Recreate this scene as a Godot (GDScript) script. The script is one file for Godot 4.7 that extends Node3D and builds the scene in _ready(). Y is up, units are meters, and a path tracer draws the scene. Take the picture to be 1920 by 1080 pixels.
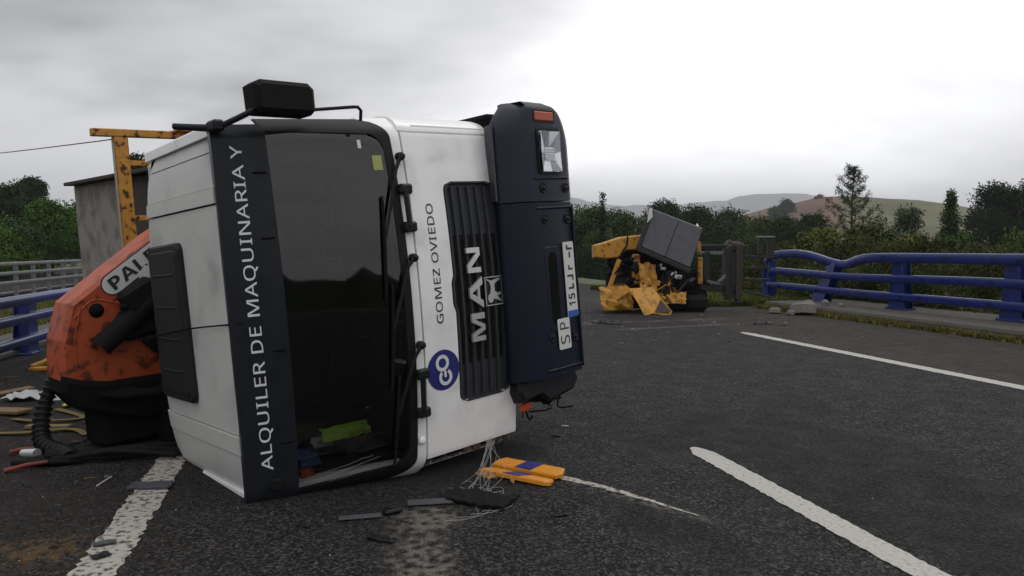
extends Node3D
# An overturned white truck across a wet carriageway under a heavy overcast sky.

const HEAD := 0.23359            # the road runs this much to the left of the view axis
var rng := RandomNumberGenerator.new()
var taken := {}
var M := {}
var truck: Node3D
var REAR := Transform3D(Basis(Vector3.UP, -0.044), Vector3.ZERO)   # body behind the cab lies a little straighter than the cab
var fonts := {}

# ---------------------------------------------------------------- basics
func numbered(n: String) -> String:
	if not taken.has(n):
		taken[n] = 0
		return n
	taken[n] += 1
	return "%s_%03d" % [n, taken[n]]

func lin(r: float, g: float, b: float, a := 1.0) -> Color:
	var c := Color(r, g, b).linear_to_srgb()
	c.a = a
	return c

func mat(r: float, g: float, b: float, rough := 0.7, metal := 0.0) -> StandardMaterial3D:
	var m := StandardMaterial3D.new()
	m.albedo_color = lin(r, g, b)
	m.roughness = rough
	m.metallic = metal
	return m

func ramp(stops: Array) -> Gradient:
	var g := Gradient.new()
	var o := PackedFloat32Array()
	var c := PackedColorArray()
	for s in stops:
		o.append(s[0])
		c.append(s[1])
	g.offsets = o
	g.colors = c
	return g

func gr(v: float) -> Color:
	return lin(v, v, v)

func ntex(freq: float, stops: Array, size := 512, oct := 4, kind := FastNoiseLite.TYPE_SIMPLEX_SMOOTH, seed_ := 1, normal := 0.0, ret := FastNoiseLite.RETURN_DISTANCE) -> NoiseTexture2D:
	var n := FastNoiseLite.new()
	n.seed = seed_
	n.frequency = freq
	n.noise_type = kind
	n.fractal_octaves = oct
	if kind == FastNoiseLite.TYPE_CELLULAR:
		n.cellular_return_type = ret
		n.fractal_type = FastNoiseLite.FRACTAL_NONE
	var t := NoiseTexture2D.new()
	t.width = size
	t.height = size
	t.seamless = true
	t.noise = n
	if normal > 0.0:
		t.as_normal_map = true
		t.bump_strength = normal
	elif stops.size():
		t.color_ramp = ramp(stops)
	return t

func tri(m: StandardMaterial3D, tex: Texture2D, scale := 1.0, world := false) -> StandardMaterial3D:
	m.albedo_texture = tex
	m.uv1_triplanar = true
	m.uv1_world_triplanar = world
	m.uv1_scale = Vector3.ONE * scale
	return m

func bumpy(m: StandardMaterial3D, tex: Texture2D, s := 1.0) -> StandardMaterial3D:
	m.normal_enabled = true
	m.normal_texture = tex
	m.normal_scale = s
	return m

func R(l: float, a: float, y := 0.0) -> Vector3:   # road frame: l metres right of the view point, a metres along the road
	return Vector3(l * cos(HEAD) - a * sin(HEAD), y, -(l * sin(HEAD) + a * cos(HEAD)))

func tag(o: Node, label := "", category := "", group := "", kind := "") -> Node:
	if label: o.set_meta("label", label)
	if category: o.set_meta("category", category)
	if group: o.set_meta("group", group)
	if kind: o.set_meta("kind", kind)
	return o

func thing(called: String, label: String, category: String, at := Vector3.ZERO, turn := 0.0, group := "") -> Node3D:
	var o := Node3D.new()
	o.name = numbered(called)
	add_child(o)
	o.position = at
	o.rotation.y = turn
	tag(o, label, category, group)
	return o

func mb() -> SurfaceTool:
	var s := SurfaceTool.new()
	s.begin(Mesh.PRIMITIVE_TRIANGLES)
	s.set_smooth_group(-1)
	return s

func obj(called: String, st, m: Material, parent: Node = null, xf := Transform3D.IDENTITY) -> MeshInstance3D:
	var o := MeshInstance3D.new()
	if st is SurfaceTool:
		st.generate_normals()
		o.mesh = st.commit()
	else:
		o.mesh = st
	o.material_override = null
	for i in o.mesh.get_surface_count():
		o.set_surface_override_material(i, m)
	o.transform = xf
	if parent == null:
		o.name = numbered(called)
		add_child(o)
	else:
		o.name = called
		parent.add_child(o, true)
	return o

# ---------------------------------------------------------------- shapes
func face(st: SurfaceTool, a: Vector3, b: Vector3, c: Vector3, out: Vector3) -> void:
	if (b - a).cross(c - a).dot(out) > 0.0:
		st.add_vertex(a); st.add_vertex(c); st.add_vertex(b)
	else:
		st.add_vertex(a); st.add_vertex(b); st.add_vertex(c)

func quad(st: SurfaceTool, a: Vector3, b: Vector3, c: Vector3, d: Vector3, out: Vector3) -> void:
	face(st, a, b, c, out)
	face(st, a, c, d, out)

func box(st: SurfaceTool, xf: Transform3D, size: Vector3, bv := 0.01) -> void:
	var h := size / 2
	bv = minf(bv, minf(h.x, minf(h.y, h.z)) * 0.9)
	var P := func(sx: int, sy: int, sz: int, axis: int) -> Vector3:
		var v := Vector3(sx * (h.x - bv), sy * (h.y - bv), sz * (h.z - bv))
		v[axis] = [sx * h.x, sy * h.y, sz * h.z][axis]
		return v
	var e := func(v: Vector3) -> Vector3: return xf * v
	var S := [-1, 1]
	for ax in 3:
		for s in S:
			var q := []
			for k in [[-1, -1], [1, -1], [1, 1], [-1, 1]]:
				var sg := [0, 0, 0]
				sg[ax] = s
				sg[(ax + 1) % 3] = k[0]
				sg[(ax + 2) % 3] = k[1]
				q.append(P.call(sg[0], sg[1], sg[2], ax))
			var n := Vector3.ZERO
			n[ax] = s
			quad(st, e.call(q[0]), e.call(q[1]), e.call(q[2]), e.call(q[3]), xf.basis * n)
	for ax in 3:
		var b1 := (ax + 1) % 3
		var b2 := (ax + 2) % 3
		for s1 in S:
			for s2 in S:
				var g0 := [0, 0, 0]
				g0[ax] = -1; g0[b1] = s1; g0[b2] = s2
				var g1 := g0.duplicate()
				g1[ax] = 1
				var n := Vector3.ZERO
				n[b1] = s1; n[b2] = s2
				quad(st, e.call(P.call(g0[0], g0[1], g0[2], b1)), e.call(P.call(g1[0], g1[1], g1[2], b1)), e.call(P.call(g1[0], g1[1], g1[2], b2)), e.call(P.call(g0[0], g0[1], g0[2], b2)), xf.basis * n)
	for sx in S:
		for sy in S:
			for sz in S:
				face(st, e.call(P.call(sx, sy, sz, 0)), e.call(P.call(sx, sy, sz, 1)), e.call(P.call(sx, sy, sz, 2)), xf.basis * Vector3(sx, sy, sz))

func cbox(st: SurfaceTool, lo: Vector3, hi: Vector3, bv := 0.01) -> void:   # box between two corners
	box(st, Transform3D(Basis.IDENTITY, (lo + hi) / 2), (hi - lo).abs(), bv)

func along(a: Vector3, b: Vector3, upv := Vector3.UP) -> Transform3D:      # x axis runs from a to b
	var x := (b - a).normalized()
	if absf(x.dot(upv)) > 0.98:
		upv = Vector3(0.3, 0.1, 1).normalized()
	var z := x.cross(upv).normalized()
	return Transform3D(Basis(x, z.cross(x), z), (a + b) / 2)

func bar(st: SurfaceTool, a: Vector3, b: Vector3, h: float, w: float, bv := 0.006, upv := Vector3.UP) -> void:
	box(st, along(a, b, upv), Vector3(a.distance_to(b), h, w), bv)

func tube(st: SurfaceTool, pts: Array, r: float, n := 8, r2 := -1.0, cap := true) -> void:
	st.set_smooth_group(0)
	var rings := []
	var up := Vector3(0.13, 0.97, 0.21)
	for i in pts.size():
		var d: Vector3 = (pts[mini(i + 1, pts.size() - 1)] - pts[maxi(i - 1, 0)]).normalized()
		var s := d.cross(up)
		if s.length() < 0.15:
			s = d.cross(Vector3(0.9, 0.1, 0.4))
		s = s.normalized()
		var t := s.cross(d)
		up = t
		var rr := r if r2 < 0.0 else lerpf(r, r2, float(i) / (pts.size() - 1))
		var ring := []
		for k in n:
			var a := TAU * k / n
			ring.append(pts[i] + (s * cos(a) + t * sin(a)) * rr)
		rings.append(ring)
	for i in rings.size() - 1:
		for k in n:
			var a: Vector3 = rings[i][k]
			var c: Vector3 = rings[i + 1][(k + 1) % n]
			quad(st, a, rings[i][(k + 1) % n], c, rings[i + 1][k], (a + c) / 2 - (pts[i] + pts[i + 1]) / 2)
	st.set_smooth_group(-1)
	if cap:
		for e in [0, rings.size() - 1]:
			var o: Vector3 = pts[0] - pts[1] if e == 0 else pts[e] - pts[e - 1]
			for k in n:
				face(st, pts[e], rings[e][k], rings[e][(k + 1) % n], o)

func smooth(pts: Array, per := 6) -> Array:        # Catmull-Rom through the points
	var o := []
	for i in pts.size() - 1:
		var a: Vector3 = pts[maxi(i - 1, 0)]
		var b: Vector3 = pts[i]
		var c: Vector3 = pts[i + 1]
		var d: Vector3 = pts[mini(i + 2, pts.size() - 1)]
		for k in per:
			o.append(b.cubic_interpolate(c, a, d, float(k) / per))
	o.append(pts[-1])
	return o

func prism(st: SurfaceTool, poly: PackedVector2Array, z0: float, z1: float, xf := Transform3D.IDENTITY, inset := 0.0) -> void:
	# polygon in x, y pushed along z, the z1 side optionally chamfered
	if Geometry2D.is_polygon_clockwise(poly):
		poly = poly.duplicate()
		poly.reverse()
	var sgn := signf(z1 - z0)
	var top := poly
	var zt := z1
	if inset > 0.0:
		var q := PackedVector2Array()
		for i in poly.size():
			var p := poly[i]
			var d0 := (p - poly[i - 1]).normalized()
			var d1 := (poly[(i + 1) % poly.size()] - p).normalized()
			var n0 := Vector2(-d0.y, d0.x)
			var n1 := Vector2(-d1.y, d1.x)
			q.append(p + (n0 + n1).normalized() * inset / maxf(0.4, (n0 + n1).length() / 2))
		top = q
		zt = z1
		z1 = z1 - sgn * inset
	var idx := Geometry2D.triangulate_polygon(top)
	for i in range(0, idx.size(), 3):
		face(st, xf * Vector3(top[idx[i]].x, top[idx[i]].y, zt), xf * Vector3(top[idx[i + 1]].x, top[idx[i + 1]].y, zt), xf * Vector3(top[idx[i + 2]].x, top[idx[i + 2]].y, zt), xf.basis * Vector3(0, 0, sgn))
	idx = Geometry2D.triangulate_polygon(poly)
	for i in range(0, idx.size(), 3):
		face(st, xf * Vector3(poly[idx[i]].x, poly[idx[i]].y, z0), xf * Vector3(poly[idx[i + 1]].x, poly[idx[i + 1]].y, z0), xf * Vector3(poly[idx[i + 2]].x, poly[idx[i + 2]].y, z0), xf.basis * Vector3(0, 0, -sgn))
	for i in poly.size():
		var j := (i + 1) % poly.size()
		var e := poly[j] - poly[i]
		var out := xf.basis * Vector3(e.y, -e.x, 0)
		quad(st, xf * Vector3(poly[i].x, poly[i].y, z0), xf * Vector3(poly[j].x, poly[j].y, z0), xf * Vector3(poly[j].x, poly[j].y, z1), xf * Vector3(poly[i].x, poly[i].y, z1), out)
		if inset > 0.0:
			quad(st, xf * Vector3(poly[i].x, poly[i].y, z1), xf * Vector3(poly[j].x, poly[j].y, z1), xf * Vector3(top[j].x, top[j].y, zt), xf * Vector3(top[i].x, top[i].y, zt), out + xf.basis * Vector3(0, 0, sgn * e.length()))

func lathe(st: SurfaceTool, prof: Array, n: int, xf: Transform3D) -> void:   # profile of (radius, height along y)
	st.set_smooth_group(0)
	for i in prof.size() - 1:
		for k in n:
			var a0 := TAU * k / n
			var a1 := TAU * (k + 1) / n
			var p: Vector2 = prof[i]
			var q: Vector2 = prof[i + 1]
			var out := Vector3((q.y - p.y) * cos((a0 + a1) / 2), p.x - q.x, (q.y - p.y) * sin((a0 + a1) / 2))
			quad(st, xf * Vector3(p.x * cos(a0), p.y, p.x * sin(a0)), xf * Vector3(p.x * cos(a1), p.y, p.x * sin(a1)), xf * Vector3(q.x * cos(a1), q.y, q.x * sin(a1)), xf * Vector3(q.x * cos(a0), q.y, q.x * sin(a0)), xf.basis * out)
	st.set_smooth_group(-1)

func patch(st: SurfaceTool, f: Callable, u0: float, u1: float, nu: int, nv: int, vlo: Callable, vhi: Callable, out: Vector3, back: Vector3) -> void:
	var P := []
	for i in nu + 1:
		var u := lerpf(u0, u1, float(i) / nu)
		var row := []
		for j in nv + 1:
			row.append(f.call(u, lerpf(vlo.call(u), vhi.call(u), float(j) / nv)))
		P.append(row)
	st.set_smooth_group(0)
	for i in nu:
		for j in nv:
			quad(st, P[i][j], P[i + 1][j], P[i + 1][j + 1], P[i][j + 1], out)
	st.set_smooth_group(-1)
	if back == Vector3.ZERO:
		return
	var mid: Vector3 = P[nu / 2][nv / 2]
	for i in nu:
		for j in [0, nv]:
			quad(st, P[i][j], P[i + 1][j], P[i + 1][j] + back, P[i][j] + back, (P[i][j] - P[i][nv - j]) )
	for j in nv:
		for i in [0, nu]:
			quad(st, P[i][j], P[i][j + 1], P[i][j + 1] + back, P[i][j] + back, P[i][j] - P[nu - i][j])
	mid = mid

func k_(v: float) -> Callable:
	return func(_u: float) -> float: return v

func rounded(w: float, h: float, r: float, n := 5) -> PackedVector2Array:
	var o := PackedVector2Array()
	for c in [[1, 1, 0.0], [-1, 1, PI / 2], [-1, -1, PI], [1, -1, 1.5 * PI]]:
		for i in n + 1:
			var a: float = c[2] + PI / 2 * i / n
			o.append(Vector2(c[0] * (w / 2 - r) + cos(a) * r, c[1] * (h / 2 - r) + sin(a) * r))
	return o

func shift(p: PackedVector2Array, d: Vector2) -> PackedVector2Array:
	var o := PackedVector2Array()
	for q in p:
		o.append(q + d)
	return o

func V2(a: Array) -> PackedVector2Array:
	var o := PackedVector2Array()
	for p in a:
		o.append(Vector2(p[0], p[1]))
	return o

func text_on(text: String, font: String, bold: bool, x0: float, x1: float, y0: float, y1: float, depth: float, f: Callable) -> ArrayMesh:
	# lettering stretched to a rectangle and laid on a surface; f takes (x, y, height above it)
	var key := font + str(bold)
	if not fonts.has(key):
		var sf := SystemFont.new()
		sf.font_names = PackedStringArray([font])
		sf.font_weight = 700 if bold else 400
		fonts[key] = sf
	var tm := TextMesh.new()
	tm.font = fonts[key]
	tm.text = text
	tm.font_size = 48
	tm.pixel_size = 0.01
	tm.depth = 0.02
	tm.curve_step = 1.0
	var arr := tm.get_mesh_arrays()
	var v: PackedVector3Array = arr[Mesh.ARRAY_VERTEX]
	var bb := AABB(v[0], Vector3.ZERO)
	for p in v:
		bb = bb.expand(p)
	var w := PackedVector3Array()
	for p in v:
		var q := (p - bb.position) / bb.size
		w.append(f.call(lerpf(x0, x1, q.x), lerpf(y0, y1, q.y), q.z * depth))
	var a2 := []
	a2.resize(Mesh.ARRAY_MAX)
	a2[Mesh.ARRAY_VERTEX] = w
	a2[Mesh.ARRAY_INDEX] = arr[Mesh.ARRAY_INDEX]
	var m := ArrayMesh.new()
	m.add_surface_from_arrays(Mesh.PRIMITIVE_TRIANGLES, a2)
	var st := SurfaceTool.new()
	st.create_from(m, 0)
	st.deindex()
	st.set_smooth_group(-1)
	var o := mb()
	var idx: PackedInt32Array = arr[Mesh.ARRAY_INDEX]
	for i in idx:
		o.add_vertex(w[i])
	o.generate_normals()
	return o.commit()

# ---------------------------------------------------------------- ready
func _ready() -> void:
	rng.seed = 20
	view_and_sky()
	materials()
	ground()
	road()
	barriers()
	hills()
	bank_behind()
	trees()
	undergrowth()
	build_truck()
	build_loader()
	debris()
	finishing()

func view_and_sky() -> void:
	var cam := Camera3D.new()
	cam.name = "camera"
	cam.position = Vector3(0, 1.4, 0)
	cam.rotation.x = -atan(72.0 / 1450.0)
	cam.fov = rad_to_deg(2 * atan(540.0 / 1450.0))
	cam.near = 0.05
	cam.far = 9000
	add_child(cam)
	var we := WorldEnvironment.new()
	we.name = "environment"
	var e := Environment.new()
	e.background_mode = Environment.BG_SKY
	var sk := Sky.new()
	var pm := PanoramaSkyMaterial.new()
	pm.panorama = ImageTexture.create_from_image(sky_image())
	sk.sky_material = pm
	e.sky = sk
	e.tonemap_mode = Environment.TONE_MAPPER_LINEAR
	e.tonemap_exposure = 1.0
	e.fog_enabled = true
	e.fog_density = 0.00038
	e.fog_light_color = Color(0.97, 0.98, 1.0)
	e.sdfgi_enabled = true
	e.ssao_enabled = true
	e.ssil_enabled = true
	we.environment = e
	add_child(we)
	var sun := DirectionalLight3D.new()
	sun.name = "sun"
	sun.light_energy = 0.15
	sun.light_color = Color(1.0, 0.97, 0.93)
	sun.light_angular_distance = 25.0
	sun.shadow_enabled = true
	add_child(sun)
	sun.look_at_from_position(Vector3(4, 9, -3), Vector3.ZERO)

func sky_image() -> Image:
	var w := 1536
	var h := 768
	var n := FastNoiseLite.new()
	n.seed = 7
	n.frequency = 0.55
	n.fractal_octaves = 6
	n.fractal_gain = 0.55
	var n2 := FastNoiseLite.new()
	n2.seed = 19
	n2.frequency = 2.6
	n2.fractal_octaves = 4
	var im := Image.create(w, h, false, Image.FORMAT_RGBF)
	for j in h:
		var e := PI / 2 - (j + 0.5) / h * PI
		var ee := maxf(e, 0.0)
		for i in w:
			var az := wrapf((i + 0.5) / w * TAU, -PI, PI)
			var d := Vector3(sin(az) * cos(ee), sin(ee), -cos(az) * cos(ee))
			var p := d / (d.y + 0.22)
			var c := n.get_noise_3d(p.x, p.z * 1.3, 3.0 + d.y)
			var f := n2.get_noise_3d(p.x, p.z * 1.6, 9.0)
			var up := sin(ee)
			var l := 1.0 + 0.28 * smoothstep(0.3, 1.0, up)
			l += 0.80 * exp(-pow((az - 0.26) / 0.60, 2) - pow((ee - 0.17) / 0.20, 2))
			# the heavy grey bank to the left and above, its lower edge ragged
			var low := smoothstep(0.06, 0.20, ee + 0.13 * c + 0.035 * f)
			var bank := smoothstep(0.16, -0.30, az + 0.42 * c - 0.55 * (ee - 0.17)) * smoothstep(-2.6, -1.2, az) * low * (1.0 - smoothstep(0.5, 1.1, ee))
			l *= 1.0 - 0.58 * bank * clampf(0.92 + 1.0 * c + 0.35 * f, 0.35, 1.35)
			# ordinary unevenness of the overcast everywhere
			l *= 1.0 + 0.30 * c + 0.11 * f
			l = maxf(l, 0.12)
			var t := clampf((l - 0.35) / 0.6, 0, 1)
			im.set_pixel(i, j, Color(l * lerpf(0.965, 1.0, t), l * lerpf(1.0, 1.0, t), l * lerpf(1.04, 1.015, t)))
		if e < -0.02:
			# below the horizon nothing is seen of it: copy the row above
			for jj in range(j, h):
				for i in range(0, w):
					im.set_pixel(i, jj, Color(0.10, 0.10, 0.10))
			break
	return im

func materials() -> void:
	var S := FastNoiseLite.TYPE_SIMPLEX_SMOOTH
	var grime := ntex(0.006, [[0.0, gr(0.70)], [0.35, gr(0.93)], [0.6, gr(1.0)], [1.0, gr(1.0)]], 512, 5, S, 3)
	var streak := ntex(0.012, [[0.0, gr(0.55)], [0.3, gr(0.85)], [0.55, gr(1.0)], [1.0, gr(0.95)]], 512, 6, S, 5)
	var rust := ntex(0.02, [[0.0, lin(0.06, 0.03, 0.015)], [0.27, lin(0.10, 0.055, 0.03)], [0.35, gr(0.75)], [0.7, gr(1.0)], [1.0, gr(0.8)]], 512, 5, S, 8)
	M.fine_bump = ntex(0.06, [], 512, 3, S, 4, 1.2)
	M.white = tri(mat(0.86, 0.86, 0.85, 0.30), grime, 0.7)
	M.white.clearcoat_enabled = true
	M.white.clearcoat = 0.35
	M.white.clearcoat_roughness = 0.12
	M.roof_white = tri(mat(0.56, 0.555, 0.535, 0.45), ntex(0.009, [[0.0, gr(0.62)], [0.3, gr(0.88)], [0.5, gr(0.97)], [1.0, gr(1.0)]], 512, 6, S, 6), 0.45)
	M.black = tri(mat(0.013, 0.014, 0.016, 0.42), streak, 1.2)
	M.visor = tri(mat(0.016, 0.018, 0.022, 0.30), streak, 1.0)
	M.rubber = bumpy(tri(mat(0.012, 0.012, 0.012, 0.75), streak, 2.0), M.fine_bump, 0.4)
	M.dark = mat(0.010, 0.010, 0.011, 0.85)
	M.hatch = bumpy(tri(mat(0.019, 0.0195, 0.021, 0.6), streak, 2.4), M.fine_bump, 0.5)
	M.grille = tri(mat(0.040, 0.042, 0.047, 0.5), grime, 3.0)
	M.mesh = tri(mat(0.030, 0.030, 0.032, 0.6), ntex(0.16, [[0.0, gr(0.05)], [0.45, gr(0.15)], [0.62, gr(1.0)], [1.0, gr(1.0)]], 256, 1, FastNoiseLite.TYPE_CELLULAR, 2), 2.6)
	M.navy = bumpy(tri(mat(0.017, 0.019, 0.034, 0.45), grime, 2.0), M.fine_bump, 0.25)
	M.navy_mid = bumpy(tri(mat(0.008, 0.011, 0.024, 0.40), streak, 1.5), M.fine_bump, 0.2)
	M.navy_grey = bumpy(tri(mat(0.048, 0.050, 0.058, 0.6), grime, 2.0), M.fine_bump, 0.3)
	M.navy.metallic_specular = 0.38
	M.navy_mid.metallic_specular = 0.36
	for q in [M.black, M.visor, M.rubber, M.dark, M.hatch, M.grille, M.mesh]:
		q.metallic_specular = 0.30
	M.dark.metallic_specular = 0.1
	M.rubber.metallic_specular = 0.22
	M.letters = mat(0.66, 0.67, 0.67, 0.4)
	M.ink = mat(0.02, 0.02, 0.03, 0.5)
	M.silver = mat(0.62, 0.62, 0.60, 0.32, 0.6)
	M.chrome = mat(0.72, 0.73, 0.75, 0.2, 1.0)
	M.blue_print = mat(0.018, 0.022, 0.16, 0.4)
	M.plate = mat(0.62, 0.62, 0.60, 0.45)
	M.plate_blue = mat(0.02, 0.10, 0.42, 0.4)
	M.amber = mat(0.42, 0.065, 0.015, 0.28)
	M.lens = StandardMaterial3D.new()
	M.lens.transparency = BaseMaterial3D.TRANSPARENCY_ALPHA
	M.lens.albedo_color = Color(0.9, 0.95, 1.0, 0.12)
	M.lens.roughness = 0.04
	M.glass = StandardMaterial3D.new()
	M.glass.transparency = BaseMaterial3D.TRANSPARENCY_ALPHA
	M.glass.albedo_color = Color(0.01, 0.012, 0.012, 0.52)
	M.glass.roughness = 0.03
	M.glass.metallic_specular = 0.70
	M.dark_glass = StandardMaterial3D.new()
	M.dark_glass.transparency = BaseMaterial3D.TRANSPARENCY_ALPHA
	M.dark_glass.albedo_color = Color(0.01, 0.012, 0.012, 0.93)
	M.dark_glass.roughness = 0.04
	M.orange = tri(mat(0.40, 0.068, 0.018, 0.48), ntex(0.012, [[0.0, lin(0.10, 0.09, 0.08)], [0.26, lin(0.35, 0.33, 0.3)], [0.42, gr(0.9)], [1.0, gr(1.0)]], 512, 6, S, 15), 1.3)
	M.yellow_rust = tri(mat(0.50, 0.235, 0.025, 0.6), rust, 1.1)
	M.yellow = tri(mat(0.50, 0.235, 0.018, 0.45), ntex(0.016, [[0.0, lin(0.12, 0.08, 0.05)], [0.22, lin(0.35, 0.3, 0.25)], [0.40, gr(0.9)], [1.0, gr(1.0)]], 512, 6, S, 14), 0.6)
	M.bed = bumpy(tri(mat(0.235, 0.215, 0.19, 0.85), ntex(0.01, [[0.0, gr(0.45)], [0.4, gr(0.8)], [0.6, gr(1.0)], [1.0, gr(1.15)]], 512, 6, S, 31), 0.5), M.fine_bump, 0.5)
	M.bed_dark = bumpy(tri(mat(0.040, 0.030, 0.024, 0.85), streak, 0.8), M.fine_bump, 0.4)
	M.steel_dark = tri(mat(0.028, 0.026, 0.025, 0.55, 0.3), rust, 1.6)
	M.steel_rust = tri(mat(0.036, 0.025, 0.020, 0.7), streak, 2.0)
	M.loader_grey = bumpy(tri(mat(0.085, 0.085, 0.097, 0.55), grime, 1.2), M.fine_bump, 0.15)
	M.blue = tri(mat(0.011, 0.024, 0.150, 0.24), ntex(0.012, [[0.0, gr(0.25)], [0.25, gr(0.6)], [0.42, gr(0.92)], [1.0, gr(1.0)]], 512, 6, S, 41), 0.6)
	M.galv = tri(mat(0.15, 0.153, 0.157, 0.45, 0.4), grime, 0.8)
	M.concrete = bumpy(tri(mat(0.064, 0.059, 0.050, 0.9), ntex(0.014, [[0.0, gr(0.4)], [0.4, gr(0.85)], [1.0, gr(1.15)]], 512, 6, S, 21), 0.6, true), M.fine_bump, 0.8)
	M.rubble = bumpy(tri(mat(0.17, 0.163, 0.15, 0.9), ntex(0.03, [[0.0, gr(0.6)], [1.0, gr(1.1)]], 256, 4, S, 22), 1.5), M.fine_bump, 0.8)
	M.wood = bumpy(tri(mat(0.17, 0.115, 0.06, 0.85), streak, 2.0), M.fine_bump, 0.8)
	M.bark = bumpy(tri(mat(0.055, 0.045, 0.036, 0.95), streak, 1.2), M.fine_bump, 1.0)
	M.wire = mat(0.30, 0.30, 0.29, 0.5)
	M.sheet = mat(0.40, 0.41, 0.42, 0.45)
	M.paint = bumpy(tri(mat(0.40, 0.39, 0.355, 0.75), ntex(0.07, [[0.0, gr(0.20)], [0.14, gr(0.35)], [0.25, gr(0.80)], [0.45, gr(0.92)], [1.0, gr(1.0)]], 1024, 5, S, 23), 0.42, true), ntex(0.13, [], 512, 2, S, 24, 1.6), 0.6)
	M.paint_worn = bumpy(tri(mat(0.36, 0.34, 0.30, 0.8), ntex(0.045, [[0.0, gr(0.05)], [0.24, gr(0.10)], [0.34, gr(0.55)], [0.50, gr(0.90)], [1.0, gr(1.0)]], 1024, 6, S, 25), 0.42, true), ntex(0.13, [], 512, 2, S, 24, 1.6), 0.6)

# ---------------------------------------------------------------- ground and road
func land(l: float, a: float) -> float:
	var y := -0.14
	y -= 2.2 * smoothstep(12.6, 26.0, l)
	var left := maxf(0.0, -19.0 - l)
	y += 7.0 * (1.0 - exp(-left / 30.0)) * smoothstep(-10, 20, a)
	y -= 3.0 * smoothstep(60, 160, a) * smoothstep(-20, 30, l)
	y += 0.25 * sin(l * 0.13 + a * 0.05) * smoothstep(24, 60, absf(l))
	return y

func ground() -> void:
	var ls := [-4000.0, -1500.0, -600.0, -250.0, -120.0, -80.0, -60.0, -50.0, -42.0, -36.0, -30.0, -26.0, -22.0, -19.0, -17.5, -9.0, -4.2, 3.0, 10.5, 12.6, 14, 16, 18, 21, 25, 30, 40, 60, 90, 150, 300, 700, 1600, 4000]
	var az := [-600.0, -60.0, -20.0, -8.0, 0.0, 5, 10, 15, 20, 26, 33, 40, 50, 60, 75, 90, 110, 140, 180, 260, 400, 800, 1600, 5000]
	var st := SurfaceTool.new()
	st.begin(Mesh.PRIMITIVE_TRIANGLES)
	for i in ls.size() - 1:
		for j in az.size() - 1:
			quad(st, R(ls[i], az[j], land(ls[i], az[j])), R(ls[i + 1], az[j], land(ls[i + 1], az[j])), R(ls[i + 1], az[j + 1], land(ls[i + 1], az[j + 1])), R(ls[i], az[j + 1], land(ls[i], az[j + 1])), Vector3.UP)
	var m := mat(0.062, 0.078, 0.028, 0.95)
	tri(m, ntex(0.02, [[0.0, lin(0.5, 0.45, 0.4)], [0.4, lin(0.8, 0.8, 0.7)], [0.7, gr(1.0)], [1.0, lin(1.3, 1.15, 0.9)]], 512, 6, FastNoiseLite.TYPE_SIMPLEX_SMOOTH, 51), 0.09, true)
	bumpy(m, M.fine_bump, 1.0)
	tag(obj("ground", st, m), "rough grassy land either side of the road", "", "", "structure")

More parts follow.
